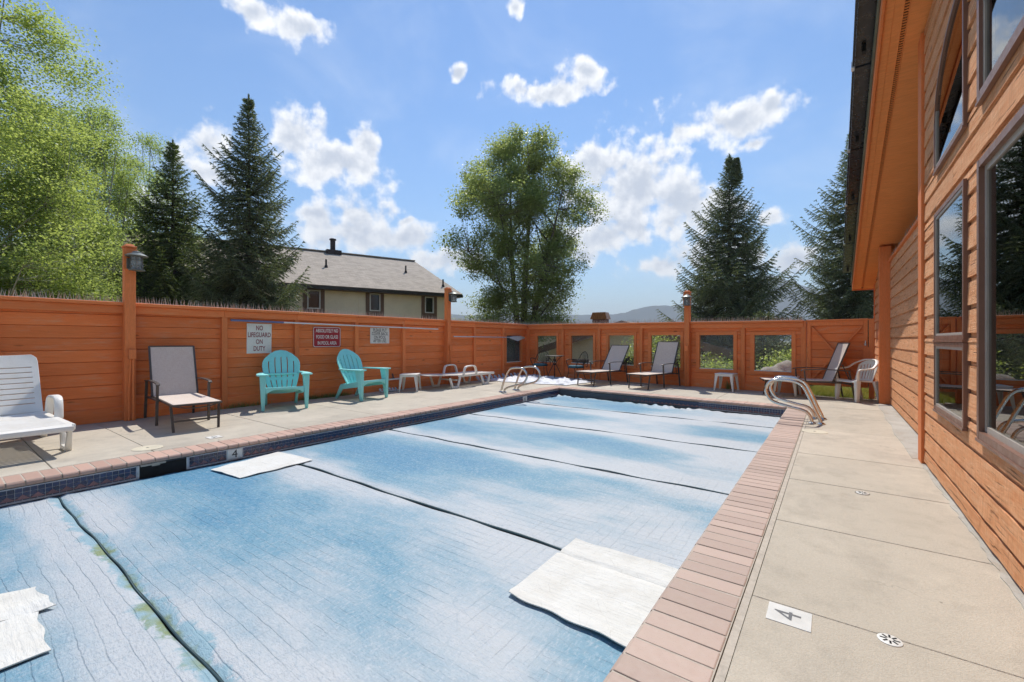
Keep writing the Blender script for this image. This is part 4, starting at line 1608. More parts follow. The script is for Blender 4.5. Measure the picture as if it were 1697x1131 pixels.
while yy > 2.2:
    pl_ = 1.62 if k else 1.62
    y2 = yy - pl_
    pn = hobj('solar_panel', slope(MB(), .185, 1.2, .300, .342, ya=yy, yb=y2 + .03), M['solar'], bevel=.002)
    hobj('panel_clamp', slope(MB(), .176, .205, .285, .36, ya=y2 + .045, yb=y2 - .015), M['alum'], pn)
    hobj('panel_rail', slope(MB(), .26, .30, .221, .299, ya=yy - .25, yb=yy - .30).box(.5, .54, yy - .3, yy - .25, soff(yy - .27) + .22, soff(yy - .27) + .3), M['black'], pn)
    yy = y2
    k += 1
hobj('panel_skirt', slope(MB(), .205, .212, .222, .30, ya=12.95, yb=2.3), M['solar'])

# ------------------------------------------------------------------ signs, poles and pool tools on the long fence


def left_face(y, z, off):
    """point on the pool side of the long fence, off metres in front of the boards' plane"""
    p_ = on_left(y)
    return Vector((p_.x + off, p_.y, z))


def sign(name, yc, zc, w, h, board_mat, lines, ink, size, label, sx=1.0, bold=0.0, border=None, radius=0.0, lean=0.0, pitch=None, space=1.0):
    p_ = left_face(yc, zc, 0.026)
    t = empty(name, p_, LANG - R(90) + R(90), label=label, cat='sign')
    t.rotation_euler = (lean, 0, LANG)

    def rounded(w_, h_, r_):
        if r_ <= 0:
            return [(-w_ / 2, -h_ / 2), (w_ / 2, -h_ / 2), (w_ / 2, h_ / 2), (-w_ / 2, h_ / 2)]
        pts = []
        for (cx, cz, a0) in ((w_ / 2 - r_, -h_ / 2 + r_, -90), (w_ / 2 - r_, h_ / 2 - r_, 0), (-w_ / 2 + r_, h_ / 2 - r_, 90), (-w_ / 2 + r_, -h_ / 2 + r_, 180)):
            for k in range(5):
                a = R(a0 + k * 22.5)
                pts.append((cx + r_ * math.cos(a), cz + r_ * math.sin(a)))
        return pts
    obj('board_plate', MB().prism(rounded(w, h, radius), 'y', -0.004, 0.0), board_mat, t)
    if border:
        a, b = rounded(w - .02, h - .02, radius * .85), rounded(w - .042, h - .042, radius * .7)
        n_ = len(a)
        mb = MB().add([(x, -.0046, z) for x, z in a] + [(x, -.0046, z) for x, z in b], [(i, (i + 1) % n_, (i + 1) % n_ + n_, i + n_) for i in range(n_)])
        obj('border', mb, border, t)
    step = pitch or h / (len(lines) + .35)
    mes = [text_mesh(q, size, bold, 1.0, space) for q in lines]
    widest = max(max(v.co.x for v in me.vertices) - min(v.co.x for v in me.vertices) for me in mes)
    for i, me in enumerate(mes):
        k = sx * w / widest
        for v in me.vertices:
            v.co.x *= k
        o = obj('lettering', me, ink, t)
        o.rotation_euler = (R(90), 0, 0)
        o.location = (0, -0.0052, ((len(lines) - 1) / 2 - i) * step)
    for (sx_, sz_) in ((-1, 1), (1, 1), (-1, -1), (1, -1)):
        obj('screw', MB().lathe([(.006, 0), (.005, .003)], 8), M['alum'], t, rot=(R(90), 0, 0), loc=(sx_ * (w / 2 - .03), -.004, sz_ * (h / 2 - .03)))
    return t


sign('pool_sign', 3.80, 1.25, 0.44, 0.56, M['sign_white'], ['NO', 'LIFEGUARD', 'ON', 'DUTY'], M['ink_red'], 0.125, 'white sign reading NO LIFEGUARD ON DUTY', sx=0.92, bold=0.0022, lean=R(1.2))
sign('pool_sign', 5.165, 1.285, 0.635, 0.44, M['sign_red'], ['ABSOLUTELY NO', 'FOOD OR GLASS', 'IN POOL AREA'], M['sign_white'], 0.105, 'red sign reading ABSOLUTELY NO FOOD OR GLASS IN POOL AREA', sx=0.80, bold=0.0018, border=M['sign_white'], radius=.04)
sign('pool_sign', 6.505, 1.325, 0.54, 0.37, M['sign_white'], ['PLEASE PUT', 'COVER BACK', 'ON POOL', 'AFTER USE.'], M['black'], 0.105, 'white sign reading PLEASE PUT COVER BACK ON POOL AFTER USE', sx=0.84, bold=.0008, radius=.015)

pa, pm, pb = left_face(3.28, 1.575, .125), left_face(4.20, 1.563, .125), left_face(8.30, 1.515, .125)
t = empty('telescopic_pole', pa, label='long blue and white telescopic pole hung along the fence above the signs', cat='pole')
obj('grip_section', MB().tube([(0, 0, 0), pm - pa], .019, 10), M['pole_blue'], t, smooth=40)
obj('white_section', MB().tube([pm - pa, pb - pa], .0155, 10), M['pole_white'], t, smooth=40)
for yk in (4.6, 7.2):
    q = left_face(yk, 1.575 - (yk - 3.28) * .012, .125) - pa
    obj('hook', MB().bar(q + Vector((-.05, 0, -.03)), q + Vector((.02, 0, -.022)), .02, .008), M['alum'], t)
pa, pb = left_face(8.86, 1.32, .16), left_face(11.45, 1.31, .16)
t = empty('leaf_skimmer', pa, label='thin pole with a leaf skimmer net hung by the corner of the fences', cat='pool net')
obj('handle', MB().tube([(0, 0, 0), pb - pa], .014, 8), M['alum'], t, smooth=40)
net = [(0, 0, 0), (.0, .12, .015), (.05, .40, .03), (.07, .62, .02), (.05, .80, -.01), (-.02, .62, -.07), (-.03, .40, -.09), (-.02, .14, -.05)]
ctr = pb - pa
rim = [ctr + Vector(p_) for p_ in net]
obj('net_rim', MB().tube(spline(rim, 5, True), .012, 6, closed=True), M['alum'], t, smooth=50)
cn = ctr + Vector((.04, .42, -.13))
sp_ = spline(rim, 5, True)
obj('net', MB().add(sp_ + [cn], [(i, (i + 1) % len(sp_), len(sp_)) for i in range(len(sp_))]), M['hose'], t)

# vacuum head leaning on the fence with a heap of hose under it
p_ = left_face(6.82, 0.27, .10)
t = empty('vacuum_head', p_, label='white pool vacuum head leaning on the fence beside the white side table', cat='vacuum head')
obj('head', MB().box(-.02, .03, -.25, .25, -.02, .015), M['white_resin'], t, bevel=.006)
obj('neck', MB().tube([(0, .02, .01), (-.02, .03, .07), (-.05, .03, .13)], .018, 8).box(-.025, .01, -.02, .06, .012, .03), M['bronze'], t, smooth=40)
obj('strut', MB().tube([(.0, -.20, -.02), (.04, -.22, -.27)], .01, 6), M['alum'], t)


def coil(name, c_, r_, n, pitch, ang, label, mat=None, thick=0.02, flat=1.0, group=None):
    rr = random.Random(n)
    pts = []
    for k in range(n * 14):
        a = k / 14 * 2 * math.pi
        j = 1 + .12 * math.sin(a * .37)
        u = k / 14 * pitch
        pts.append((u + r_ * .5 * math.cos(a) * j, r_ * .6 * math.sin(a) * .6, max(thick, r_ * flat * (1 + math.sin(a)) * .55 * j + thick * .5)))
    o = obj(name, MB().tube(pts, thick, 7), mat or M['hose'], None, smooth=60, loc=c_, rz=ang, label=label, cat='hose')
    return o


coil('hose', (-8.48, 6.33, 0.0), .06, 6, .085, R(86), 'short coil of corrugated hose on the ground behind the right teal chair', thick=.018)
coil('hose', (-8.46, 9.75, 0.0), .15, 11, .20, R(88), 'long coil of pale corrugated hose at the foot of the fence by the corner', thick=.022, flat=.7)

# crumpled white tarp in the corner of the fences
n = 44
a, b, c_, d = Vector((-8.45, 10.05, 0)), Vector((-5.75, 10.22, 0)), Vector((-5.55, 11.55, 0)), Vector((-8.35, 12.35, 0))
cen = (a + b + c_ + d) / 4
rt = random.Random(9)
jit_ = {}


def tarpP(u, t_):
    p_ = (a * (1 - u) + b * u) * (1 - t_) + (d * (1 - u) + c_ * u) * t_ - cen
    e = min(u, 1 - u, t_, 1 - t_)
    key = (round(u, 4), round(t_, 4))
    if key not in jit_:
        jit_[key] = rt.uniform(0, .03)
    zz = .012 + min(1, e * 12) * (.03 + .022 * math.sin(p_.x * 11 + p_.y * 5) + .02 * math.sin(p_.x * 6 - p_.y * 17) + .015 * math.sin(p_.x * 29 + p_.y * 23) + jit_[key])
    p_ = p_ + Vector((.03 * math.sin(t_ * 21), .05 * math.sin(u * 16) + .03 * math.sin(u * 41), zz))
    return p_, (0, 0, 1)


us = [i / n for i in range(n + 1)]
obj('tarp', MB().panel(us, us, lambda i, j: True, tarpP, .006), m_plain('white_tarp', (0.68, 0.69, 0.72), .6, nscale=4, dirt=.2, bumpd=.01, bscale=14), None, smooth=50, loc=(cen.x, cen.y, 0),
    label='crumpled white tarp spread on the deck in the corner of the fences', cat='tarp')

# ------------------------------------------------------------------ stainless grab rails


def grab_rail(name, x, y, mirror, label, prof):
    t = empty(name, (x, y, 0), 0 if not mirror else math.pi, label=label, cat='grab rail', group='stainless pool grab rails')
    pts = spline([(px, 0, pz) for px, pz in prof], 7)
    obj('rail', MB().tube(pts, 0.0225, 12), M['steel'], t, smooth=60)
    for px in (prof[0][0], prof[-1][0]):
        obj('escutcheon', MB().lathe([(.052, .003), (.052, .010), (.034, .026), (.026, .03)], 18, (px, 0, 0)), M['steel'], t, smooth=40)
    return t


# profile measured from the pole foot, pool towards +x
prof = [(0, -.02), (.015, .06), (.07, .19), (.155, .40), (.225, .54), (.33, .602), (.53, .62), (.64, .585), (.70, .455), (.62, .30), (.405, .225), (.212, .18), (.14, .115), (.11, .02), (.109, -.02)]
grab_rail('grab_rail', -0.131, 7.72, True, 'nearer curved steel rail of the pair on the right coping', prof)
grab_rail('grab_rail', -0.118, 8.22, True, 'farther curved steel rail of the pair on the right coping', prof)
prof2 = [(0, -.02), (.03, .08), (.105, .29), (.21, .49), (.32, .571), (.58, .585), (.71, .50), (.735, .37), (.635, .25), (.42, .184), (.20, .12), (.115, .06), (.105, -.02)]
grab_rail('grab_rail', -6.26, 8.06, False, 'nearer steel rail of the pair on the left coping by the tarp', prof2)
grab_rail('grab_rail', -6.26, 8.60, False, 'farther steel rail of the pair on the left coping by the tarp', prof2)

# round lids and drains set in the deck, depth plates on the deck


def lid(x, y, r_, label, mat='cream'):
    t = empty('skimmer_lid', (x, y, 0.0), label=label, cat='lid', group='round skimmer lids in the deck')
    obj('disc', MB().lathe([(r_, .0005), (r_, .004), (r_ - .006, .006), (r_ - .02, .0065)], 32), M[mat], t, smooth=30)
    obj('finger_hole_shade', MB().lathe([(.014, .0068), (.014, .0072)], 12), M['dark'], t)  # dark disc on the lid, its colour standing for the hole's shade


lid(-6.225, 1.52, 0.14, 'round cream skimmer lid in the deck in front of the lamp post')
lid(-0.195, 7.06, 0.145, 'round cream skimmer lid in the deck by the right grab rails')


def drain(x, y, label):
    t = empty('deck_drain', (x, y, 0.0), label=label, cat='drain', group='small round drains in the right deck')
    obj('grate', MB().lathe([(.041, .0005), (.041, .0035), (.038, .005)], 24), M['white_tile'], t, smooth=30)
    for k in range(8):
        a = k * math.pi / 4
        obj('slot_shade', MB().box(.011, .032, -.0035, .0035, .0052, .0058), M['dark'], t, rz=a)  # dark bar on the grate, the opening's shade given as colour
    obj('rim_gap', MB().lathe([(.048, .0002), (.048, .0008)], 20), M['joint'], t)


drain(0.187, 2.335, 'white slotted round drain nearest the camera beside the deck depth plate')
drain(0.19, 4.45, 'small white slotted drain in the deck in front of the narrow house window')


def plate(x, y, w, h, ch, rz, label, nrot=0.0):
    t = obj('depth_plate', MB().box(-w / 2, w / 2, -h / 2, h / 2, .0005, .004), M['white_tile'], None, loc=(x, y, 0), rz=rz, label=label, cat='depth marker', bevel=.001)
    o = obj('numeral', text_mesh(ch, .145, .0), M['ink_grey'], t)
    o.location = (0, 0, .0046)
    o.rotation_euler = (0, 0, nrot)


plate(-0.155, 2.272, 0.165, 0.15, '4', 0.0, 'white plate with a dark 4 set in the right deck', R(90))
plate(-6.255, 2.19, 0.15, 0.15, '4', 0.0, 'white plate with a dark 4 in the left deck before the taupe lounger', R(-90))

# ------------------------------------------------------------------ taupe sling loungers


def lounger(loc, rz, label, L=1.75, back=66, blen=0.83, W=0.30):
    """x forward (foot end), origin between the front feet"""
    t = empty('sling_lounger', (*loc, 0), rz, label=label, cat='lounger', group='taupe sling loungers with bronze frames')
    s = L / 1.75
    xm, xh, xb = -.76 * s, -1.30 * s, -1.72 * s
    zs = 0.37
    fr = MB()
    for sy in (-1, 1):
        fr.bar((.06, sy * W, zs - .012), (xh - .05, sy * W, zs - .012), .028, .028)
        fr.bar((xh - .05, sy * W, zs - .012), (xb + .02, sy * (W + .03), zs - .06), .026, .026)
    fr.bar((.06, -W, zs - .012), (.06, W, zs - .012), .026, .026)
    fr.bar((xh, -W, zs - .03), (xh, W, zs - .03), .024, .024)
    fr.tube(spline([(.03, -W + .01, zs - .02), (.02, -W * .5, zs - .055), (.02, 0, zs - .065), (.02, W * .5, zs - .055), (.03, W - .01, zs - .02)], 4), .009, 6)
    obj('seat_frame', fr, M['bronze'], t, bevel=.004)
    for sy in (-1, 1):
        obj('leg', MB().bar((-.06, sy * W, zs - .02), (0.0, sy * (W - .02), 0), .03, .024, up=(1, 0, 0)), M['bronze'], t, bevel=.003)
        obj('leg', MB().bar((xm + .03, sy * (W + .035), .585), (xm - .01, sy * (W + .04), 0), .034, .026, up=(1, 0, 0)), M['bronze'], t, bevel=.003)
        obj('leg', MB().bar((xb + .10, sy * (W + .035), .585), (xb, sy * (W + .04), 0), .034, .026, up=(1, 0, 0)), M['bronze'], t, bevel=.003)
        arm = spline([(xm + .09, sy * (W + .04), .578), (xm + .02, sy * (W + .04), .605), ((xm + xb) / 2 + .1, sy * (W + .045), .615), (xb + .20, sy * (W + .04), .598), (xb + .08, sy * (W + .04), .588)], 5)
        mb = MB().ribbon(arm, .046, .018)
        obj('armrest', mb, M['bronze'], t, bevel=.003)
        obj('arm_link', MB().bar((xm, sy * (W + .02), zs - .02), (xb + .06, sy * (W + .035), zs - .03), .02, .02), M['bronze'], t)
    obj('stretcher', MB().bar((-.022, -W, .14), (-.022, W, .14), .02, .024), M['bronze'], t, bevel=.003)
    # seat sling, slightly dished
    us = [-1 + i / 6 for i in range(13)]
    ts = [i / 12 for i in range(13)]
    seat = MB().panel(us, ts, lambda i, j: True, lambda u, q: ((.07 + (xh - .07) * q, u * (W - .006), zs + .004 - .014 * (1 - u * u) * math.sin(q * math.pi)), (0, 0, 1)), .004)
    obj('seat_sling', seat, M['sling'], t, smooth=50)
    ca, sa = math.cos(R(back)), math.sin(R(back))
    nx_ = Vector((sa, 0, ca))

    def bp(u, q):
        base_ = Vector((xh - ca * blen * q, u * (W + .004), zs + .006 + sa * blen * q))
        return base_ - nx_ * (.018 * (1 - u * u) * math.sin(q * math.pi)), nx_
    obj('back_sling', MB().panel(us, ts, lambda i, j: True, bp, .004), M['sling'], t, smooth=50)
    bf_ = MB()
    for sy in (-1, 1):
        bf_.bar((xh, sy * (W + .012), zs), (xh - ca * blen, sy * (W + .012), zs + sa * blen), .024, .026, up=(0, 1, 0))
    bf_.bar((xh - ca * blen, -W - .012, zs + sa * blen), (xh - ca * blen, W + .012, zs + sa * blen), .022, .022)
    mid = Vector((xh - ca * blen * .45, 0, zs + sa * blen * .45)) - nx_ * .055
    bf_.bar((mid.x, -W, mid.z), (mid.x, W, mid.z), .02, .02)
    for sy in (-1, 1):
        bf_.bar((mid.x, sy * W * .9, mid.z), (xb + .04, sy * W * .9, zs - .05), .016, .016)
    obj('back_frame', bf_, M['bronze'], t, bevel=.003)
    return t


lounger((-6.955, 2.225), R(-6), 'taupe sling lounger in the left row beside the lantern post', back=70, blen=.80, W=.272)
lounger((-5.36, 10.62), R(-102), 'taupe sling lounger at the far end next to the wire chair', L=1.52, back=55, blen=.85, W=.29)
lounger((-3.90, 10.60), R(-102), 'taupe sling lounger at the far end beside the lantern post', L=1.50, back=66, blen=.88, W=.29)
lounger((-1.18, 11.02), R(198), 'taupe sling lounger before the gate, seen from the side', L=1.55, back=70, blen=.84, W=.27)

# ------------------------------------------------------------------ teal Adirondack style chairs


def adirondack(loc, rz, label):
    t = empty('adirondack_chair', (*loc, 0), rz, label=label, cat='chair', group='teal resin slat chairs')
    m_ = M['teal']
    W = .30
    for sy in (-1, 1):
        mb = MB().hexa([(-.005, sy * (W + .015), 0), (.05, sy * (W + .015), 0), (.05, sy * (W + .065), 0), (-.005, sy * (W + .065), 0),
                        (-.12, sy * (W - .01), .60), (.045, sy * (W - .01), .60), (.045, sy * (W + .09), .60), (-.12, sy * (W + .09), .60)])
        obj('front_leg', mb, m_, t, bevel=.012, seg=2, smooth=40)
        mb = MB().hexa([(-.83, sy * (W - .07), 0), (-.78, sy * (W - .07), 0), (-.78, sy * (W - .02), 0), (-.83, sy * (W - .02), 0),
                        (-.66, sy * (W - .06), .30), (-.52, sy * (W - .06), .33), (-.52, sy * (W - .015), .33), (-.66, sy * (W - .015), .30)])
        obj('back_leg', mb, m_, t, bevel=.008, seg=2, smooth=40)
        poly = [(.075, W - .045), (.085, W + .04), (.07, W + .125), (.02, W + .14), (-.30, W + .125), (-.62, W + .06), (-.66, W + .0), (-.62, W - .015), (-.30, W + .02), (-.05, W - .04)]
        poly = [(x, sy * y_) for x, y_ in poly]
        obj('armrest', MB().prism(poly, 'z', .602, .628), m_, t, bevel=.007, seg=2, smooth=40)
        # side rail under the seat
        obj('side_rail', MB().hexa([(-.03, sy * (W - .03), .28), (-.03, sy * (W + .0), .28), (-.62, sy * (W - .02), .20), (-.62, sy * (W - .05), .20),
                                    (-.03, sy * (W - .03), .40), (-.03, sy * (W + .0), .40), (-.62, sy * (W - .02), .29), (-.62, sy * (W - .05), .29)]), m_, t, bevel=.004)
    # curved seat slats
    sl = 6
    ts = []
    for k in range(sl):
        ts += [k / sl + .004, (k + 1) / sl - .012]
    ts = sorted(set([0.0] + ts[1:]))

    def seatP(u, q):
        x = .035 - .56 * q
        z_ = .415 - .16 * q - .02 * math.sin(q * math.pi) - (.05 * max(0, .12 - q) / .12)
        return Vector((x, u * (W - .012), z_)), Vector((.25, 0, .97)).normalized()
    qs = []
    for k in range(sl):
        qs += [k / sl, (k + .84) / sl]
    qs.append(1.0)
    obj('seat', MB().panel([-1, -.5, 0, .5, 1], qs, lambda i, j: j % 2 == 0 or i in (0, 3) and False, seatP, .022), m_, t, bevel=.004, smooth=40)
    # arched apron under the front edge
    poly = [(-W + .0, .40), (-W + .0, .30)] + [(-W + .02 + (2 * W - .04) * k / 12, .30 + .055 * math.sin(min(1, k / 3) * math.pi / 2) * math.sin(min(1, (12 - k) / 3) * math.pi / 2)) for k in range(13)] + [(W, .30), (W, .40)]
    obj('apron', MB().prism([(y_, z_) for y_, z_ in poly], 'x', .012, .034), m_, t, bevel=.004)
    # fan back: six slats joined by bands, slots between
    ang = R(68)
    ca, sa = math.cos(ang), math.sin(ang)
    nrm = Vector((sa, 0, ca))
    cols = []
    nsl = 6
    for k in range(nsl):
        cols += [(-1 + 2 * (k + .07) / nsl) if k else -1, (-1 + 2 * (k + .93) / nsl) if k < nsl - 1 else 1]
    rows_ = [0, .05, .16, .30, .36, .50, .64, .76, .84, .92, 1.0]

    def backP(u, q):
        wid = .205 + .115 * math.sin(min(1, q / .72) * math.pi / 2) - .05 * max(0, q - .72) / .28
        ht = .86 * q
        topc = (1 - .20 * abs(u) ** 2.0)
        ht = ht * (1 - q ** 3) + .86 * topc * q ** 3 * q if q > 0 else 0
        bow = -.035 * (1 - u * u)
        p_ = Vector((-.50 - ca * ht, u * wid, .245 + sa * ht)) + nrm * (bow)
        return p_, nrm

    def filled(i, j):
        if i % 2 == 0:
            return True
        q0 = rows_[j]
        # longer slots in the middle
        return not (.05 <= q0 < .30 or .36 <= q0 < (.84 if 1 < i < 9 else .76))
    obj('backrest', MB().panel(cols, rows_, filled, backP, .022), m_, t, bevel=.004, smooth=40)
    obj('back_brace', MB().bar((-.64, -.27, .585), (-.64, .27, .585), .03, .04), m_, t, bevel=.005)
    return t


adirondack((-7.745, 3.80), R(-21), 'teal slat chair below the NO LIFEGUARD sign')
adirondack((-7.626, 5.545), R(8), 'teal slat chair between the red sign and the white side table')

# ------------------------------------------------------------------ white resin loungers


def resin_lounger(loc, rz, label, back):
    """x forward; origin between the foot legs"""
    t = empty('resin_lounger', (*loc, 0), rz, label=label, cat='lounger', group='white resin loungers')
    m_ = M['white_resin']
    W = .335
    zs = .32
    xs0, xh = .40, -1.10
    # seat with cross slots
    rows_, k = [0.0], 0
    ns = 20
    for k in range(ns):
        rows_ += [.05 + .92 * (k + .70) / ns, .05 + .92 * (k + 1) / ns]
    rows_ = [0.0] + [.05 + .92 * k / ns + d_ for k in range(ns) for d_ in (0.0, .92 / ns * .66)] + [.97, 1.0]

    def sp1(u, q):
        return Vector((xs0 + (xh - xs0) * q, u * W, zs - .012 * (1 - u * u) - .03 * max(0, (.06 - q) / .06) ** 2)), Vector((0, 0, 1))
    obj('seat', MB().panel([-1, -.86, -.45, 0, .45, .86, 1], rows_, lambda i, j: i in (0, 5) or j % 2 == 1 or j == 0 or j >= len(rows_) - 3, sp1, .02), m_, t, bevel=.003, smooth=40)
    rim = MB()
    for sy in (-1, 1):
        rim.bar((xs0 - .01, sy * (W + .004), zs - .022), (xh, sy * (W + .004), zs - .022), .022, .06)
    rim.bar((xs0 + .002, -W, zs - .035), (xs0 + .002, W, zs - .035), .022, .055)
    obj('seat_rim', rim, m_, t, bevel=.008, seg=2, smooth=40)
    # back with horizontal slots and rounded top corners
    blen = .80
    ca, sa = math.cos(R(back)), math.sin(R(back))
    nn = Vector((sa, 0, ca))
    nb = 9
    rb = [0.0] + [.07 + .80 * k / nb + d_ for k in range(nb) for d_ in (0.0, .80 / nb * .87)] + [.87, .94, .98, 1.0]

    def bp(u, q):
        wq = W if q < .9 else W * (1 - .16 * ((q - .9) / .1) ** 2)
        return Vector((xh - .01 - ca * blen * q, u * wq, zs + .004 + sa * blen * q)) - nn * (.02 * (1 - u * u)), nn
    obj('backrest', MB().panel([-1, -.82, -.4, 0, .4, .82, 1], rb, lambda i, j: i in (0, 5) or j % 2 == 1 or j == 0 or j >= len(rb) - 5, bp, .022), m_, t, bevel=.004, smooth=40)
    # moulded trestle legs: a tapered U on each side, two pairs
    for sy in (-1, 1):
        for x0, w_ in ((0.0, .30), (-1.22, .30)):
            mb = MB()
            yy_ = sy * (W + .008)
            for s_ in (-1, 1):
                mb.hexa([(x0 + s_ * .085 - .025, yy_ - .03, 0), (x0 + s_ * .085 + .025, yy_ - .03, 0), (x0 + s_ * .085 + .025, yy_ + .03, 0), (x0 + s_ * .085 - .025, yy_ + .03, 0),
                         (x0 + s_ * w_ * .62 - .03, yy_ - .016, zs - .05), (x0 + s_ * w_ * .62 + .03, yy_ - .016, zs - .05), (x0 + s_ * w_ * .62 + .03, yy_ + .016, zs - .05), (x0 + s_ * w_ * .62 - .03, yy_ + .016, zs - .05)])
            mb.box(x0 - .085, x0 + .085, yy_ - .029, yy_ + .029, .001, .05)
            obj('leg', mb, m_, t, bevel=.008, seg=2, smooth=40)
        arm = spline([(-.40, sy * (W + .02), zs - .02), (-.44, sy * (W + .025), .46), (-.52, sy * (W + .03), .535), (-.72, sy * (W + .03), .54), (-.86, sy * (W + .025), .50), (-.92, sy * (W + .02), zs - .02)], 5)
        mb = MB().ribbon(arm, .034, .075, up=(0, 1, 0))
        obj('armrest', mb, m_, t, bevel=.008, smooth=50)
    wp = MB()
    wp.box(-1.15, -1.05, -W + .03, W - .03, .18, .21)
    obj('stretcher', wp, m_, t, bevel=.006)
    return t


resin_lounger((-6.87, 0.62), R(2), 'white resin lounger with raised back, cut by the left edge', 62)
resin_lounger((-8.05, 9.23), R(91), 'flat white resin lounger by the fence left of the grab rails', 3)


# ------------------------------------------------------------------ white side tables


def side_table(loc, rz, label, w=.21, h=.415):
    t = empty('side_table', (*loc, 0), rz, label=label, cat='side table', group='small white resin side tables')
    m_ = M['white_resin']
    obj('table_top', MB().box(-w, w, -w, w, h - .022, h), m_, t, bevel=.010, seg=3, smooth=40)
    ap = MB()
    for s_ in (-1, 1):
        ap.box(-w + .03, w - .03, s_ * (w - .013) - .006, s_ * (w - .013) + .006, h - .065, h - .0225)
        ap.box(s_ * (w - .013) - .006, s_ * (w - .013) + .006, -w + .03, w - .03, h - .065, h - .0225)
    obj('apron', ap, m_, t, bevel=.002)
    for sx_ in (-1, 1):
        for sy in (-1, 1):
            X0, Y0 = sx_ * (w - .008), sy * (w - .008)
            mb = MB()
            # an L-shaped tapering leg
            for (dx, dy) in ((1, 0), (0, 1)):
                wt, wb = .075, .036
                a_ = (X0, Y0)
                b_ = (X0 - sx_ * wt * dx - (0 if dx else sx_ * .012), Y0 - sy * wt * dy - (0 if dy else sy * .012))
                ox, oy = sx_ * .028, sy * .028
                c2 = (X0 + ox, Y0 + oy)
                d2 = (X0 + ox - sx_ * wb * dx - (0 if dx else sx_ * .012), Y0 + oy - sy * wb * dy - (0 if dy else sy * .012))
                x0, x1 = sorted((a_[0], b_[0]))
                y0_, y1_ = sorted((a_[1], b_[1]))
                u0, u1 = sorted((c2[0], d2[0]))
                v0, v1 = sorted((c2[1], d2[1]))
                mb.hexa([(u0, v0, 0), (u1, v0, 0), (u1, v1, 0), (u0, v1, 0), (x0, y0_, h - .0225), (x1, y0_, h - .0225), (x1, y1_, h - .0225), (x0, y1_, h - .0225)])
            obj('leg', mb, m_, t, bevel=.002)
    return t


side_table((-8.17, 6.97), R(38), 'white side table standing cornerwise between the teal chair and flat lounger')
side_table((-2.08, 11.60), R(-6), 'white side table alone against the fence under the second window from the gate')
side_table((-0.82, 11.47), R(-8), 'white side table half hidden behind the lounger and right grab rails')

# ------------------------------------------------------------------ white monobloc armchair


def monobloc(loc, rz, label):
    t = empty('garden_chair', (*loc, 0), rz, label=label, cat='chair')
    m_ = M['white_resin']
    W = .235
    qs = [0, .15, .35, .6, .8, 1]
    obj('seat', MB().panel([-1, -.6, 0, .6, 1], qs, lambda i, j: True, lambda u, q: (Vector((.03 - .43 * q, u * (W - .02 * q), .425 - .035 * q - .012 * (1 - u * u) - .03 * (max(0, .15 - q) / .15))), Vector((0, 0, 1))), .02), m_, t, bevel=.005, smooth=40)
    for sy in (-1, 1):
        obj('front_leg', MB().hexa([(-.02, sy * (W + .03), 0), (.045, sy * (W + .03), 0), (.045, sy * (W - .02), 0), (-.02, sy * (W - .02), 0),
                                    (-.06, sy * (W + .03), .43), (.045, sy * (W + .03), .43), (.045, sy * (W - .04), .43), (-.06, sy * (W - .04), .43)]), m_, t, bevel=.012, seg=2, smooth=40)
        obj('back_leg', MB().hexa([(-.52, sy * (W + .0), 0), (-.47, sy * (W + .0), 0), (-.47, sy * (W - .05), 0), (-.52, sy * (W - .05), 0),
                                   (-.43, sy * (W + .01), .41), (-.34, sy * (W + .01), .41), (-.34, sy * (W - .05), .41), (-.43, sy * (W - .05), .41)]), m_, t, bevel=.012, seg=2, smooth=40)
        # arm: up from the front leg, back, then sweeping up into the back's top rim
        arm = spline([(.0, sy * (W + .012), .42), (.005, sy * (W + .03), .58), (-.02, sy * (W + .045), .635), (-.14, sy * (W + .055), .645), (-.27, sy * (W + .05), .665), (-.38, sy * (W + .02), .745), (-.46, sy * (W - .06), .80), (-.49, sy * .10, .825), (-.495, 0, .83)], 5)
        mb = MB().ribbon(arm, .05, .026)
        obj('armrest', mb, m_, t, bevel=.005, smooth=60)
    cols = []
    nsl = 7
    for k in range(nsl):
        cols += [-1 + 2 * (k + .06) / nsl if k else -1, -1 + 2 * (k + .78) / nsl if k < nsl - 1 else 1]
    rows_ = [0, .1, .35, .6, .82, 1.0]

    def bp(u, q):
        w_ = W - .03 + .02 * q
        z_ = .40 + (.415 - .10 * abs(u) ** 2.5) * q
        return Vector((-.385 - .115 * q + .05 * u * u, u * w_, z_)), Vector((.96, 0, .26))
    obj('backrest', MB().panel(cols, rows_, lambda i, j: i % 2 == 0 or j in (0, 4), bp, .014), m_, t, bevel=.003, smooth=40)
    return t


monobloc((0.235, 11.02), R(-140), 'white plastic armchair between the gate and the porch post')

# ------------------------------------------------------------------ bistro table and two wire chairs
t = empty('bistro_table', (-6.98, 11.72, 0), label='small round dark metal table between the two wire chairs', cat='table')
obj('table_top', MB().lathe([(.30, .715), (.31, .722), (.31, .735), (.30, .74)], 32), M['iron'], t, smooth=30)
for k in range(4):
    a = k * math.pi / 2 + .5
    ca, sa = math.cos(a), math.sin(a)
    pts = spline([(.24 * ca, .24 * sa, .0), (.16 * ca, .16 * sa, .22), (.045 * ca, .045 * sa, .46), (.05 * ca, .05 * sa, .52), (.13 * ca, .13 * sa, .64), (.22 * ca, .22 * sa, .715)], 5)
    obj('leg', MB().tube(pts, .010, 7), M['iron'], t, smooth=60)
obj('collar', MB().lathe([(.05, .45), (.058, .47), (.05, .49)], 14), M['iron'], t, smooth=40)


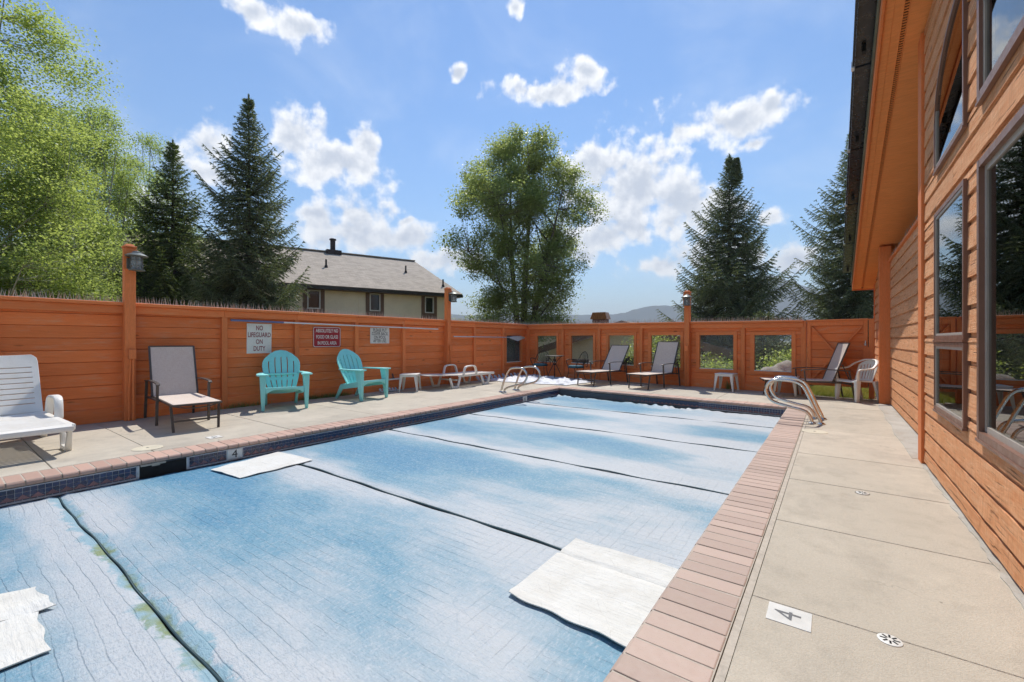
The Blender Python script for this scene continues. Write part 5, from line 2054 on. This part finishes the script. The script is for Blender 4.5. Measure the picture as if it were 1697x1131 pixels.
def wire_chair(loc, rz, label):
    t = empty('wire_chair', (*loc, 0), rz, label=label, cat='chair', group='dark wire garden chairs')
    W = .23
    obj('seat_cushion', MB().lathe([(.19, .40), (.225, .405), (.235, .43), (.225, .455), (.17, .468)], 24), M['cushion'], t, smooth=50)
    obj('seat_ring', MB().tube([(.235 * math.cos(a), .235 * math.sin(a), .395) for a in [k * math.pi / 12 for k in range(24)]], .009, 6, closed=True), M['iron'], t, smooth=60)
    for sx_, sy in ((1, -1), (1, 1), (-1, -1), (-1, 1)):
        obj('leg', MB().tube(spline([(sx_ * .16, sy * .16, .395), (sx_ * .15, sy * .17, .25), (sx_ * .22, sy * .21, .0)], 5), .009, 6), M['iron'], t, smooth=60)
    # fan back: hoop with radiating wires
    def bpt(a, r_):
        y_ = r_ * .27 * math.cos(a)
        h_ = r_ * .46 * math.sin(a)
        return Vector((-.20 - .14 * h_ - .06 * math.sin(a), y_, .41 + h_))
    hoop = [bpt(math.pi * k / 20, 1.0) for k in range(21)]
    b_ = obj('back_hoop', MB().tube(hoop, .010, 7), M['iron'], t, smooth=60)
    wires = MB()
    for k in range(1, 12):
        a = math.pi * k / 12
        wires.tube([bpt(a, .12), bpt(a, .55), bpt(a, 1.0)], .005, 5)
    obj('back_wires', wires, M['iron'], b_, smooth=60)
    for sy in (-1, 1):
        arm = spline([(-.22, sy * .235, .60), (-.08, sy * .29, .635), (.10, sy * .29, .63), (.17, sy * .27, .58), (.15, sy * .235, .48), (.14, sy * .20, .395)], 5)
        obj('armrest', MB().tube(arm, .010, 7), M['iron'], t, smooth=60)
    return t


wire_chair((-7.62, 11.90), R(-75), 'dark wire chair with teal seat in the corner of the fences')
wire_chair((-6.18, 11.62), R(-118), 'dark wire chair with teal seat between the small table and the taupe lounger')

# ------------------------------------------------------------------ tan house behind the long fence
# facade runs along d; right end near the picture's middle
h_ang = math.atan2(8.03, 2.87)                # direction of the facade in plan
hb = Vector((-17.8, 19.2, 0))
th_ = empty('tan_house', (hb.x, hb.y, -0.5), h_ang, label='tan stucco house with grey hipped shingle roof behind the long fence', cat='house')
# local: x along the facade towards the right end (0 = right eave tip), y = away from us
EZ = 4.46           # eave height above the house base (-0.5)
Lh, Dh = 20.0, 9.0


def hloc(name, mb, mat, parent=None, **kw):
    return obj(name, mb, mat, parent or th_, **kw)


OV = 0.55
wall = MB()
wins = [(-2.18, -1.62, 3.29, 4.24), (-5.34, -4.76, 3.29, 4.24), (-8.42, -7.80, 3.29, 4.24), (-12.4, -11.8, 3.29, 4.24)]
for (x0, x1, z0, z1) in cut_rects((-Lh, -OV, 0, EZ - .12), wins):
    wall.box(x0, x1, OV, OV + .25, z0, z1)
wall.box(-OV - .25, -OV, OV + .25, Dh - OV, 0, EZ - .12)
wall.box(-Lh, -OV, Dh - OV - .25, Dh - OV, 0, EZ - .12)
wall.box(-Lh, -Lh + .25, OV + .25, Dh - OV - .25, 0, EZ - .12)
hloc('wall', wall, M['stucco'])
for x in (-1.6, -4.6, -5.9, -9.5, -10.7):
    hloc('batten', MB().box(x - .015, x + .015, OV - .012, OV - .0005, 0, EZ - .13), M['stucco'])
for (x0, x1, z0, z1) in wins:
    hloc('window_surround', MB().box(x0 - .2, x0, OV - .04, OV - .0135, 1.2, EZ - .125).box(x1, x1 + .2, OV - .04, OV - .0135, 1.2, EZ - .125).box(x0 + .001, x1 - .001, OV - .04, OV - .0135, z1, EZ - .125).box(x0 + .001, x1 - .001, OV - .04, OV - .0135, 1.2, z0), M['brown_trim'])
    w = hloc('window', MB().box(x0, x0 + .06, OV - .06, OV + .06, z0, z1).box(x1 - .06, x1, OV - .06, OV + .06, z0, z1).box(x0 + .061, x1 - .061, OV - .06, OV + .06, z1 - .06, z1).box(x0 + .061, x1 - .061, OV - .06, OV + .06, z0, z0 + .06), M['window_white'])
    hloc('pane', MB().box(x0 + .05, x1 - .05, OV + .02, OV + .04, z0 + .05, z1 - .05), M['dark_glass'], w)
RH = 2.52          # ridge rise
rm = MB()
xr = -1.25         # ridge end
A, B_, C_, D_ = (0, 0), (-Lh - .5, 0), (-Lh - .5, Dh), (0, Dh)
R0, R1 = (xr, Dh / 2), (-Lh + 3.0, Dh / 2)
z0, z1 = EZ, EZ + RH


def roof_plane(name, pts):
    """a shingled plane as a thin slab; local frame has x along the eave, y up the slope"""
    p = [Vector(q) for q in pts]
    ex = (p[1] - p[0]).normalized()
    nrm = ex.cross(p[-1] - p[0]).normalized()
    ey = nrm.cross(ex)
    loc = [((q - p[0]).dot(ex), (q - p[0]).dot(ey)) for q in p]
    mb = MB().prism(loc, 'z', -.10, 0)
    o = hloc(name, mb, M['shingle'])
    mat = Matrix((ex, ey, nrm)).transposed().to_4x4()
    mat.translation = p[0]
    o.matrix_local = mat
    return o


front_roof = roof_plane('roof_plane', [(B_[0], 0, z0), (0, 0, z0), (xr, Dh / 2, z1), (R1[0], Dh / 2, z1)])
roof_plane('roof_plane', [(0, 0.0, z0), (0, Dh, z0), (xr, Dh / 2, z1)])
roof_plane('roof_plane', [(0, Dh, z0), (B_[0], Dh, z0), (R1[0], Dh / 2, z1), (xr, Dh / 2, z1)])
roof_plane('roof_plane', [(B_[0], Dh, z0), (B_[0], 0, z0), (R1[0], Dh / 2, z1)])
hloc('eave_board', MB().box(B_[0], .02, -.03, .03, z0 - .20, z0 - .05).box(-.03, .02, .031, Dh, z0 - .20, z0 - .05), M['roof_dark'])
hloc('eave_underside', MB().box(B_[0], 0, .031, OV + .2, z0 - .20, z0 - .15), M['brown_trim'])
hloc('ridge_cap', MB().bar((xr, Dh / 2, z1 + .02), (R1[0], Dh / 2, z1 + .02), .3, .05), M['shingle'])
hloc('chimney', MB().lathe([(.15, .0), (.15, 1.05)], 14, (-6.35, Dh / 2 + .2, z1 - .3)).lathe([(.2, 1.08), (.2, 1.15), (.1, 1.19)], 14, (-6.35, Dh / 2 + .2, z1 - .3)).box(-6.8, -5.95, Dh / 2 - .3, Dh / 2 + .9, z1 - .35, z1 + .12), M['chimney_pipe'], smooth=40)
for (x, q) in ((-7.2, .5), (-2.6, .55), (-.85, .2)):
    hloc('roof_vent', MB().lathe([(.05, -.2), (.05, .42)], 8, (x, Dh / 2 * q, z0 + RH * q)).lathe([(.12, -.1), (.07, .10)], 8, (x, Dh / 2 * q, z0 + RH * q)), M['chimney_pipe'], smooth=40)

# ------------------------------------------------------------------ low tan house downhill beyond the window fence
DH_ = math.hypot(1, 1)


def cam_pt(x, d):
    u = (x - 848.5) / 722.0
    return Vector((d * (u * math.cos(HEAD) - math.sin(HEAD)), d * (u * math.sin(HEAD) + math.cos(HEAD)), 0))


gp_ = Vector((-8.55, 21.6, 0))
gz0 = -2.3
lh = empty('low_house', (gp_.x, gp_.y, gz0), R(4), label='low tan house with brown gable roof seen through the fence windows', cat='house')
# local x to the right, y away; gable faces us
GW = 9.0
ez, pk = 3.05, 4.35
wl = MB()
wl.prism([(-GW / 2, 0), (GW / 2, 0), (GW / 2, ez), (0, pk), (-GW / 2, ez)], 'y', 0, 8.0)
obj('wall', wl, M['stucco_pale'], lh)
for (x0, x1, z0_, z1_) in ((-4.1, -2.2, .2, 2.35), (-.2, .5, 0.6, 2.6), (1.6, 3.6, .4, 2.5)):
    w = obj('window', MB().box(x0 - .12, x1 + .12, -.05, -.002, z0_ - .12, z1_ + .12), M['brown_trim'], lh)
    obj('pane', MB().box(x0, x1, -.07, -.051, z0_, z1_), M['dark_glass'], w)
for s in (-1, 1):
    mb = MB()
    x0, x1 = s * (GW / 2 + .7), 0
    za, zb = ez - (.7 * (pk - ez) / (GW / 2)), pk
    for (d0, d1) in ((0.02, .14),):
        mb.hexa([(x0, -.8, za + d0), (x1, -.8, zb + d0), (x1, 8.5, zb + d0), (x0, 8.5, za + d0), (x0, -.8, za + d1), (x1, -.8, zb + d1), (x1, 8.5, zb + d1), (x0, 8.5, za + d1)])
    obj('roof_plane', mb, M['shingle2'], lh)
    mb = MB().hexa([(x0, -.86, za - .22), (x1, -.86, zb - .22), (x1, -.80, zb - .22), (x0, -.80, za - .22), (x0, -.86, za + .15), (x1, -.86, zb + .15), (x1, -.80, zb + .15), (x0, -.80, za + .15)])
    obj('barge_board', mb, M['brown_trim'], lh)
# brick chimney with a copper cap, its courses laid brick by brick
chx, chy = -2.75, 3.2
chm = obj('chimney', MB().box(chx - .42, chx + .42, chy, chy + .6, 3.6, 4.80), m_plain('chimney_brick', (0.20, 0.10, 0.075), .9, nscale=9, dirt=.3), lh)
cap_ = MB().hexa([(chx - .52, chy - .1, 4.80), (chx + .52, chy - .1, 4.80), (chx + .52, chy + .7, 4.80), (chx - .52, chy + .7, 4.80),
                  (chx - .40, chy, 5.22), (chx + .40, chy, 5.22), (chx + .40, chy + .6, 5.22), (chx - .40, chy + .6, 5.22)])
cp = obj('chimney_cap', cap_, M['copper'], chm)
rb_ = MB()
for k in range(9):
    q = k / 8
    xa, xb = chx - .52 + 1.04 * q, chx - .40 + .80 * q
    rb_.bar((xa, chy - .105, 4.80), (xb, chy - .005, 5.22), .022, .022)
obj('cap_seam', rb_, M['copper'], cp)

# ------------------------------------------------------------------ tan garage past the corner of the fences
gr = empty('tan_garage', (-15.4, 23.6, -2.2), R(38), label='pale tan garage wall beyond the corner window, partly behind the cottonwood', cat='garage')
obj('wall', MB().prism([(-4.2, 0), (4.2, 0), (4.2, 3.1), (0, 4.1), (-4.2, 3.1)], 'y', 0, 6.0), M['stucco_pale'], gr)
for s in (-1, 1):
    obj('roof_plane', MB().hexa([(s * 4.7, -.5, 3.0), (0, -.5, 4.12), (0, 6.4, 4.12), (s * 4.7, 6.4, 3.0), (s * 4.7, -.5, 3.14), (0, -.5, 4.26), (0, 6.4, 4.26), (s * 4.7, 6.4, 3.14)]), M['shingle2'], gr)
gd = obj('garage_door', MB().box(.6, 3.2, -.06, -.002, 0, 2.3), M['brown_trim'], gr)
for k in range(4):
    obj('door_panel', MB().box(.68, 3.12, -.085, -.061, .06 + k * .56, .54 + k * .56), M['brown_trim'], gd, bevel=.01)

# ------------------------------------------------------------------ trees


def frame_of(d):
    d = d / (np.linalg.norm(d, axis=-1, keepdims=True) + 1e-9)
    ref = np.where(np.abs(d[..., 2:3]) < 0.9, np.array([0, 0, 1.0]), np.array([1.0, 0, 0]))
    s = np.cross(d, ref)
    s /= np.linalg.norm(s, axis=-1, keepdims=True) + 1e-9
    return d, s, np.cross(s, d)


def leaf_quads(cent, size, rng, updown=0.35):
    """diamond leaves at random attitudes, gently folded"""
    n_ = len(cent)
    d = rng.normal(0, 1, (n_, 3))
    d[:, 2] *= 0.8
    d, s, u = frame_of(d)
    L = size * rng.uniform(.7, 1.25, (n_, 1))
    W = L * rng.uniform(.62, .85, (n_, 1))
    v0 = cent - d * L * .5
    v1 = cent + s * W * .5 + u * L * .06
    v2 = cent + d * L * .5
    v3 = cent - s * W * .5 + u * L * .06
    V = np.stack([v0, v1, v2, v3], 1).reshape(-1, 3)
    Fq = np.arange(4 * n_).reshape(-1, 4)
    return V, Fq


def broad_tree(name, loc, H, env, label, seed, nclus, nleaf, leaf, spread, leafmat, barkmat, trunk_r, limbs=12, stems=None, crown0=0.12, twig=0.012, group=None, off=(0, 0), shell=0.55):
    """env(q, az) -> crown radius at height fraction q; clusters of leaves hung on limbs"""
    rng = np.random.default_rng(seed)
    base_ = Vector((loc[0], loc[1], gz(loc[0], loc[1]) - .05))
    t = empty(name, base_, label=label, cat='tree', group=group)
    wood = MB()
    lean = rng.uniform(-.03, .03, 2)
    samples = []

    def tube_pts(pts, r0, r1, n_):
        m_ = len(pts)
        wood.tube(pts, [r0 + (r1 - r0) * (k / (m_ - 1)) ** .8 for k in range(m_)], n_, cap=False)
        for k, p_ in enumerate(pts):
            samples.append((p_[0], p_[1], p_[2]))
    stems = stems or [(0, 0, 0.0, 0.0, 1.0)]
    trunks = []
    for (sx_, sy_, dx, dy, hf) in stems:
        pts = []
        for k in range(11):
            q = k / 10
            pts.append((sx_ + dx * q + lean[0] * H * q + .10 * math.sin(q * 5 + sx_ * 3 + seed), sy_ + dy * q + lean[1] * H * q + .10 * math.cos(q * 4 + seed), H * hf * .97 * q))
        tube_pts(pts, trunk_r * (.6 + .4 * hf), trunk_r * .10, 9)
        trunks.append(pts)
    for k in range(limbs):
        tr = trunks[k % len(trunks)]
        q = crown0 * .8 + (0.86 - crown0 * .8) * ((k + rng.uniform(0, .8)) / limbs)
        i0 = min(9, int(q * 10))
        p0 = Vector(tr[i0]).lerp(Vector(tr[i0 + 1]), q * 10 - i0)
        az = k * 2.399 + rng.uniform(-.4, .4)
        q1 = min(.97, q + rng.uniform(.10, .24))
        rad = env(q1, az) * rng.uniform(.6, .85)
        p2 = Vector((rad * math.cos(az) + off[0], rad * math.sin(az) + off[1], H * q1))
        mid = p0.lerp(p2, .5) + Vector((rng.uniform(-.1, .1), rng.uniform(-.1, .1), rng.uniform(-.25, .1)))
        pts = [tuple(p_) for p_ in spline([p0, mid, p2], 4)]
        tube_pts(pts, trunk_r * .34 * (1 - .6 * q), .012, 6)
    S = np.array(samples)
    # leaf clusters inside the envelope, denser near the shell
    cl = []
    while len(cl) < nclus:
        q = rng.uniform(crown0, 1.0)
        az = rng.uniform(0, 2 * math.pi)
        e = env(q, az)
        if e <= .02 or rng.uniform() > (e / spread):
            continue
        rr = e * rng.uniform(0.04, 1.0) ** shell
        cl.append((rr * math.cos(az) + off[0], rr * math.sin(az) + off[1], H * q + rng.uniform(-.1, .1)))
    cl = np.array(cl)
    # gather the clusters into boughs so that the crown shows clumps and gaps
    nb_ = max(6, len(cl) // 13)
    heads = cl[rng.permutation(len(cl))[:nb_]]
    near = np.argmin(((cl[:, None, :] - heads[None]) ** 2).sum(2), 1)
    cl = cl * 0.68 + heads[near] * 0.32
    tw = MB()
    for p_ in cl:
        dd = np.linalg.norm(S - p_ + np.array([0, 0, .25]), axis=1)
        s_ = S[int(np.argmin(dd))]
        a_, b_ = Vector(s_), Vector(p_)
        m_ = a_.lerp(b_, .55) + Vector((0, 0, -.06 * (b_ - a_).length))
        wood.tube([a_, m_, b_], [twig, twig * .7, twig * .3], 3, cap=False)
    obj('trunk', wood, barkmat, t, smooth=60)
    # each cluster is a bent spray of leaves round its twig end
    cr = rng.uniform(.5, 1.25, len(cl))
    out = cl - np.array([off[0], off[1], 0]) * 1.0
    out[:, 2] = 0.35 * np.linalg.norm(out[:, :2], axis=1)
    out /= np.linalg.norm(out, axis=1, keepdims=True) + 1e-6
    cents = []
    for c_, r_, o_ in zip(cl, cr, out):
        k = int(nleaf * r_)
        g_ = np.clip(rng.normal(0, 1, (k, 3)), -2.0, 2.0) * np.array([.25, .25, .19]) * r_
        g_ += o_ * rng.uniform(-.3, .35, (k, 1)) * r_
        cents.append(c_ + g_)
    cents = np.concatenate(cents)
    V, Fq = leaf_quads(cents, leaf, rng)
    obj('crown', np_mesh('crown', V, Fq), leafmat, t)
    return t


def spruce(name, loc, H, Rb, label, seed, mat, tops=1, dens=1.0, z_base=0.04, shape=0.8, droop=1.0, group='spruce trees'):
    rng = np.random.default_rng(seed)
    base_ = Vector((loc[0], loc[1], gz(loc[0], loc[1]) - .05))
    t = empty(name, base_, label=label, cat='tree', group=group)
    wood = MB()
    wood.tube([(0, 0, 0), (0, 0, H * .5), (0, 0, H * .97)], [H * .016, H * .009, .006], 8, cap=False)
    leaders = []
    if tops > 1:
        wood.tube([(0, 0, H * .84), (.22, .14, H * .89), (.30, .18, H * .975)], [.03, .02, .006], 6, cap=False)
        leaders.append((.28, .17, H * .87, H * .985))
    P0, P1 = [], []       # twig segments carrying needles

    def branch(org, az, L, elev, lift):
        nseg = max(4, int(L / .11))
        ts = np.linspace(0, 1, nseg + 1)
        ca, sa = math.cos(az), math.sin(az)
        # outward path: leaves at elev, sags, tip turns up
        r_ = L * ts
        z_ = L * (math.tan(elev) * ts - .20 * droop * np.sin(ts * math.pi * .9) * (1 if elev < .3 else .3) + lift * ts ** 3)
        side = .05 * L * np.sin(ts * 5 + rng.uniform(0, 6))
        pts = np.stack([org[0] + r_ * ca - side * sa, org[1] + r_ * sa + side * ca, org[2] + z_], 1)
        if L > .5:
            wood.tube([tuple(p_) for p_ in pts[::max(1, nseg // 4)]], [.016 * (1 - .8 * k / 5) + .003 for k in range(len(pts[::max(1, nseg // 4)]))], 4, cap=False)
        for a_, b_ in zip(pts[nseg // 6:-1], pts[nseg // 6 + 1:]):
            P0.append(a_)
            P1.append(b_)
        perp = np.array([-sa, ca, 0])
        fwd = np.array([ca, sa, 0])
        for k in range(max(1, nseg // 7), nseg + 1):
            q = ts[k]
            tl = (.56 * L * (1 - q) ** .8 * min(1, q * 3.0) + .07) * rng.uniform(.65, 1.15)
            tl = min(tl, .75)
            for s_ in (-1, 1):
                dv = fwd * .75 + perp * s_ * 1.0 + np.array([0, 0, rng.uniform(-.22, .10)])
                dv /= np.linalg.norm(dv)
                m_ = max(1, int(tl / .085))
                a_ = pts[k]
                for j in range(m_):
                    b_ = a_ + dv * tl / m_ + np.array([0, 0, -.012 * j])
                    P0.append(a_)
                    P1.append(b_)
                    a_ = b_

    z = H * z_base
    while z < H * .985:
        q = z / H
        Lz = Rb * (1 - q) ** shape * (1.0 if q > .10 else .75 + 2.5 * q) * (1 - .45 * max(0, q - .7) / .3)
        nb = int((7 + 4 * (1 - q)) * (0.85 if q > .9 else 1))
        a0 = rng.uniform(0, 6.28)
        for k in range(nb):
            aa = a0 + k * 2 * math.pi / nb
            L = Lz * rng.uniform(.60, 1.14) * (1 + .16 * math.sin(aa * 2 + seed + q * 8) + .12 * math.sin(aa * 3 - q * 17 + seed)) + .05
            elev = R(-14 + 52 * q ** 1.6) + rng.normal(0, .08)
            branch((0, 0, z + rng.uniform(-.08, .08)), a0 + k * 2 * math.pi / nb + rng.normal(0, .16), L, elev, .16 + .1 * rng.uniform())
        z += (.14 + .19 * (1 - q)) / dens
    for (lx, ly, za, zb) in leaders:
        z = za
        while z < zb:
            for k in range(6):
                branch((lx, ly, z), rng.uniform(0, 6.28), .24 * (zb - z) / (zb - za) + .05, R(30), .15)
            z += .10
    # leaders carry needles too
    for zz in np.arange(H * .90, H * 1.0, .03):
        for _ in range(3):
            P0.append(np.array([0, 0, zz]))
            P1.append(np.array([0, 0, zz + .05]))
    P0, P1 = np.array(P0), np.array(P1)
    d, s, u = frame_of(P1 - P0)
    seg = np.linalg.norm(P1 - P0, axis=1, keepdims=True)
    tris = []
    K = 6
    for k in range(K):
        a = rng.uniform(0, 2 * math.pi, (len(P0), 1))
        rad = s * np.cos(a) + u * np.sin(a)
        org = P0 + (P1 - P0) * rng.uniform(0, 1, (len(P0), 1))
        tip = org + d * (.055 + rng.uniform(0, .055, (len(P0), 1))) + rad * (.032 + rng.uniform(0, .028, (len(P0), 1)))
        wv = np.cross(d, rad) * .0145
        tris.append(np.stack([org - wv, org + wv, tip], 1))
    V = np.concatenate(tris).reshape(-1, 3)
    obj('trunk', wood, M['bark_spruce'], t, smooth=60)
    obj('crown', np_mesh('crown', V, np.arange(len(V)).reshape(-1, 3)), mat, t)
    return t


def lobes(seed, amp):
    r = np.random.default_rng(seed)
    ph = r.uniform(0, 6.28, 6)

    def f(q, az):
        return 1 + amp * (math.sin(az * 2 + ph[0] + q * 7) * .5 + math.sin(az * 3 + ph[1] - q * 11) * .5 + math.sin(q * 23 + ph[2] + az) * .45 + math.sin(q * 41 + az * 5 + ph[3]) * .3)
    return f


# big cottonwood behind the corner of the fences
lb = lobes(3, .36)


def cw_env(q, az):
    # wide in the middle, pulled in at the foot, two blunt tops
    prof_ = np.interp(q, [0, .10, .18, .32, .45, .60, .72, .84, .93, 1.0], [.5, 1.9, 2.4, 2.75, 3.1, 3.3, 3.1, 2.7, 2.0, .7])
    return prof_ * lb(q, az)


broad_tree('cottonwood_tree', (-12.75, 18.25), 12.3, cw_env, 'tall leafy cottonwood standing behind the corner of the fences', 21, 1250, 125, .105, 3.6, M['leaf_cotton'], M['bark_grey'], .24, limbs=22,
           stems=[(0, 0, .5, -.1, 1.0), (-.15, .1, -1.5, .5, .93), (.2, -.1, 1.6, .3, .78)], crown0=.155, shell=.5)

# spruces
spruce('spruce_tree', (-22.0, 6.2), 10.0, 3.0, 'dark green spruce with thin tip standing left of the taller spruce', 5, M['needle'], dens=1.05, shape=.88)
spruce('spruce_tree', (-18.35, 7.6), 11.15, 3.4, 'tall dark spruce in front of the tan house', 6, M['needle_blue'], dens=1.0, shape=.92)
spruce('spruce_tree', (-4.2, 24.2), 11.85, 4.8, 'broad blue spruce with a forked tip behind the window fence lantern', 8, M['needle_blue'], tops=2, dens=1.0, shape=1.05)
spruce('spruce_tree', (0.75, 25.6), 12.4, 3.9, 'blue spruce half hidden by the eave of the pool house', 9, M['needle_blue'], dens=.95, shape=.92)
spruce('spruce_tree', (-1.9, 17.2), 2.6, 1.35, 'young low spruce just behind the window fence seen through its panes', 12, M['needle_blue'], dens=1.3, shape=.6)

# aspens on the left


def asp_env(w, seed):
    l_ = lobes(seed, .34)

    def f(q, az):
        return w * np.interp(q, [0, .08, .2, .4, .6, .8, .93, 1.0], [.25, .55, .85, 1.0, .95, .7, .42, .12]) * l_(q, az)
    return f


asp = [((-17.2, 0.55), 12.4, 2.7, 330, 'nearest aspen with bright leaves cut by the left edge of the picture'),
       ((-18.2, 2.0), 7.4, 1.7, 210, 'low bright aspen over the fence above the white lounger'),
       ((-20.6, 2.0), 9.4, 2.0, 200, 'aspen standing behind the nearest one at far left'),
       ((-21.4, 3.35), 10.2, 1.75, 200, 'slender aspen in the middle of the left grove'),
       ((-24.2, 4.5), 11.3, 2.0, 200, 'aspen at the back of the left grove above the lantern post'),
       ((-26.0, 6.35), 11.6, 2.1, 200, 'rightmost aspen of the left grove behind the dark spruce'),
       ((-19.4, -2.6), 11.0, 2.4, 200, 'aspen outside the left edge of the picture')]
for i, (p_, H_, w_, nc, lab) in enumerate(asp[:6]):
    broad_tree('aspen_tree', p_, H_, asp_env(w_, 40 + i), lab, 60 + i, int(nc * (2.1 if i < 1 else 1.6)), 200, .064 if i < 3 else .068, w_ * 1.1, M['leaf_aspen' if i < 1 else 'leaf_aspen_deep'], M['bark_aspen'], .10, limbs=14, crown0=.05, twig=.008,
               stems=[(0, 0, .2, 0, 1.0), (.5, .3, .5, .2, .85), (-.4, .3, -.5, .3, .9)], group='aspens of the left grove', shell=.45)

# shrubs seen over and through the far fence
for i, (p_, H_, w_, lab) in enumerate([((-5.5, 16.6), 2.2, 1.1, 'light green shrub seen through the window behind the second far lounger'),
                                       ((-15.5, 16.5), 3.0, 1.1, 'young light green tree beside the tan house'),
                                       ((-3.0, 15.4), .75, .8, 'low leafy bush seen through the second fence window from the gate'),
                                       ((-0.9, 15.2), 1.2, .7, 'yellow green bush outside the last fence window')]):
    broad_tree('shrub', p_, H_, asp_env(w_, 80 + i), lab, 90 + i, 70, 70, .07, w_, M['leaf_shrub'], M['bark_grey'], .03, limbs=8, crown0=.1, twig=.006, group='shrubs beyond the far fence')

# boulder outside the last window
bm = bmesh.new()
bmesh.ops.create_icosphere(bm, subdivisions=4, radius=1.0)
for v in bm.verts:
    n_ = v.co.copy()
    k = 1 + .12 * math.sin(n_.x * 4 + 1) * math.cos(n_.y * 5) + .08 * math.sin(n_.z * 7 + n_.x * 3) + .04 * math.sin(n_.x * 13 + n_.y * 11)
    v.co = Vector((n_.x * .62 * k, n_.y * .45 * k, n_.z * .42 * k))
me = bpy.data.meshes.new('boulder')
bm.to_mesh(me)
bm.free()
me.shade_smooth()
obj('boulder', me, M['boulder'], None, loc=(-1.05, 13.6, .18), label='rounded tan boulder outside the last fence window', cat='boulder')

# ------------------------------------------------------------------ grass along the fence foot and past the gate


def grass(name, pts_fn, n_, hmin, hmax, label, seed, cat='grass'):
    rng = np.random.default_rng(seed)
    b = np.array([pts_fn(rng) for _ in range(n_)])
    a = rng.uniform(0, 6.28, n_)
    h = rng.uniform(hmin, hmax, n_)[:, None]
    w = np.stack([np.cos(a), np.sin(a), a * 0], 1) * .004
    l_ = np.stack([rng.normal(0, .35, n_), rng.normal(0, .35, n_), np.ones(n_)], 1) * h
    V = np.stack([b - w, b + w, b + l_], 1).reshape(-1, 3)
    obj(name, np_mesh(name, V, np.arange(len(V)).reshape(-1, 3)), M['grass'], None, label=label, cat=cat, kind='stuff')


def ffp(s_, off):
    q = LF1 + FD.normalized() * s_
    return q + Vector((-FD.y, FD.x, 0)).normalized() * off


def g1(r):
    p_ = ffp(r.uniform(8.2, 9.4), r.uniform(-.03, 1.8))
    return (p_.x, p_.y, -.02)


grass('gate_grass', g1, 9000, .05, .16, 'sunlit grass showing under the gate', 3)


def g2(r):
    y_ = r.choice([3.45, 4.75, 5.05, 5.35]) + r.normal(0, .22)
    p_ = left_face(y_, 0, .075 + abs(r.normal(0, .025)))
    return (p_.x, p_.y, 0.0)


grass('fence_weeds', g2, 900, .03, .13, 'dark weeds along the foot of the fence behind the teal chairs', 4)


def g3(r):
    p_ = ffp(6.62, -.10)
    return (p_.x + r.normal(0, .02), p_.y + r.normal(0, .02), 0.0)


grass('weed_tuft', g3, 90, .1, .3, 'tuft of green weeds behind the lone white side table', 5)

# ------------------------------------------------------------------ air between here and the mountains
m_h = bpy.data.materials.new('air')
m_h.use_nodes = True
m_h.node_tree.nodes.clear()
ht = NT(m_h.node_tree)
pv = ht.n('ShaderNodeVolumePrincipled')
pv.inputs['Color'].default_value = (0.88, 0.95, 1.0, 1)
pv.inputs['Density'].default_value = 3.6e-4
pv.inputs['Anisotropy'].default_value = 0.0
ho = ht.n('ShaderNodeOutputMaterial')
m_h.node_tree.links.new(pv.outputs[0], ho.inputs['Volume'])
obj('haze', MB().box(-4600, 4600, -4600, 4600, -10, 345), m_h, None, kind='stuff', label='thin bluish air fading the far mountains', cat='haze')
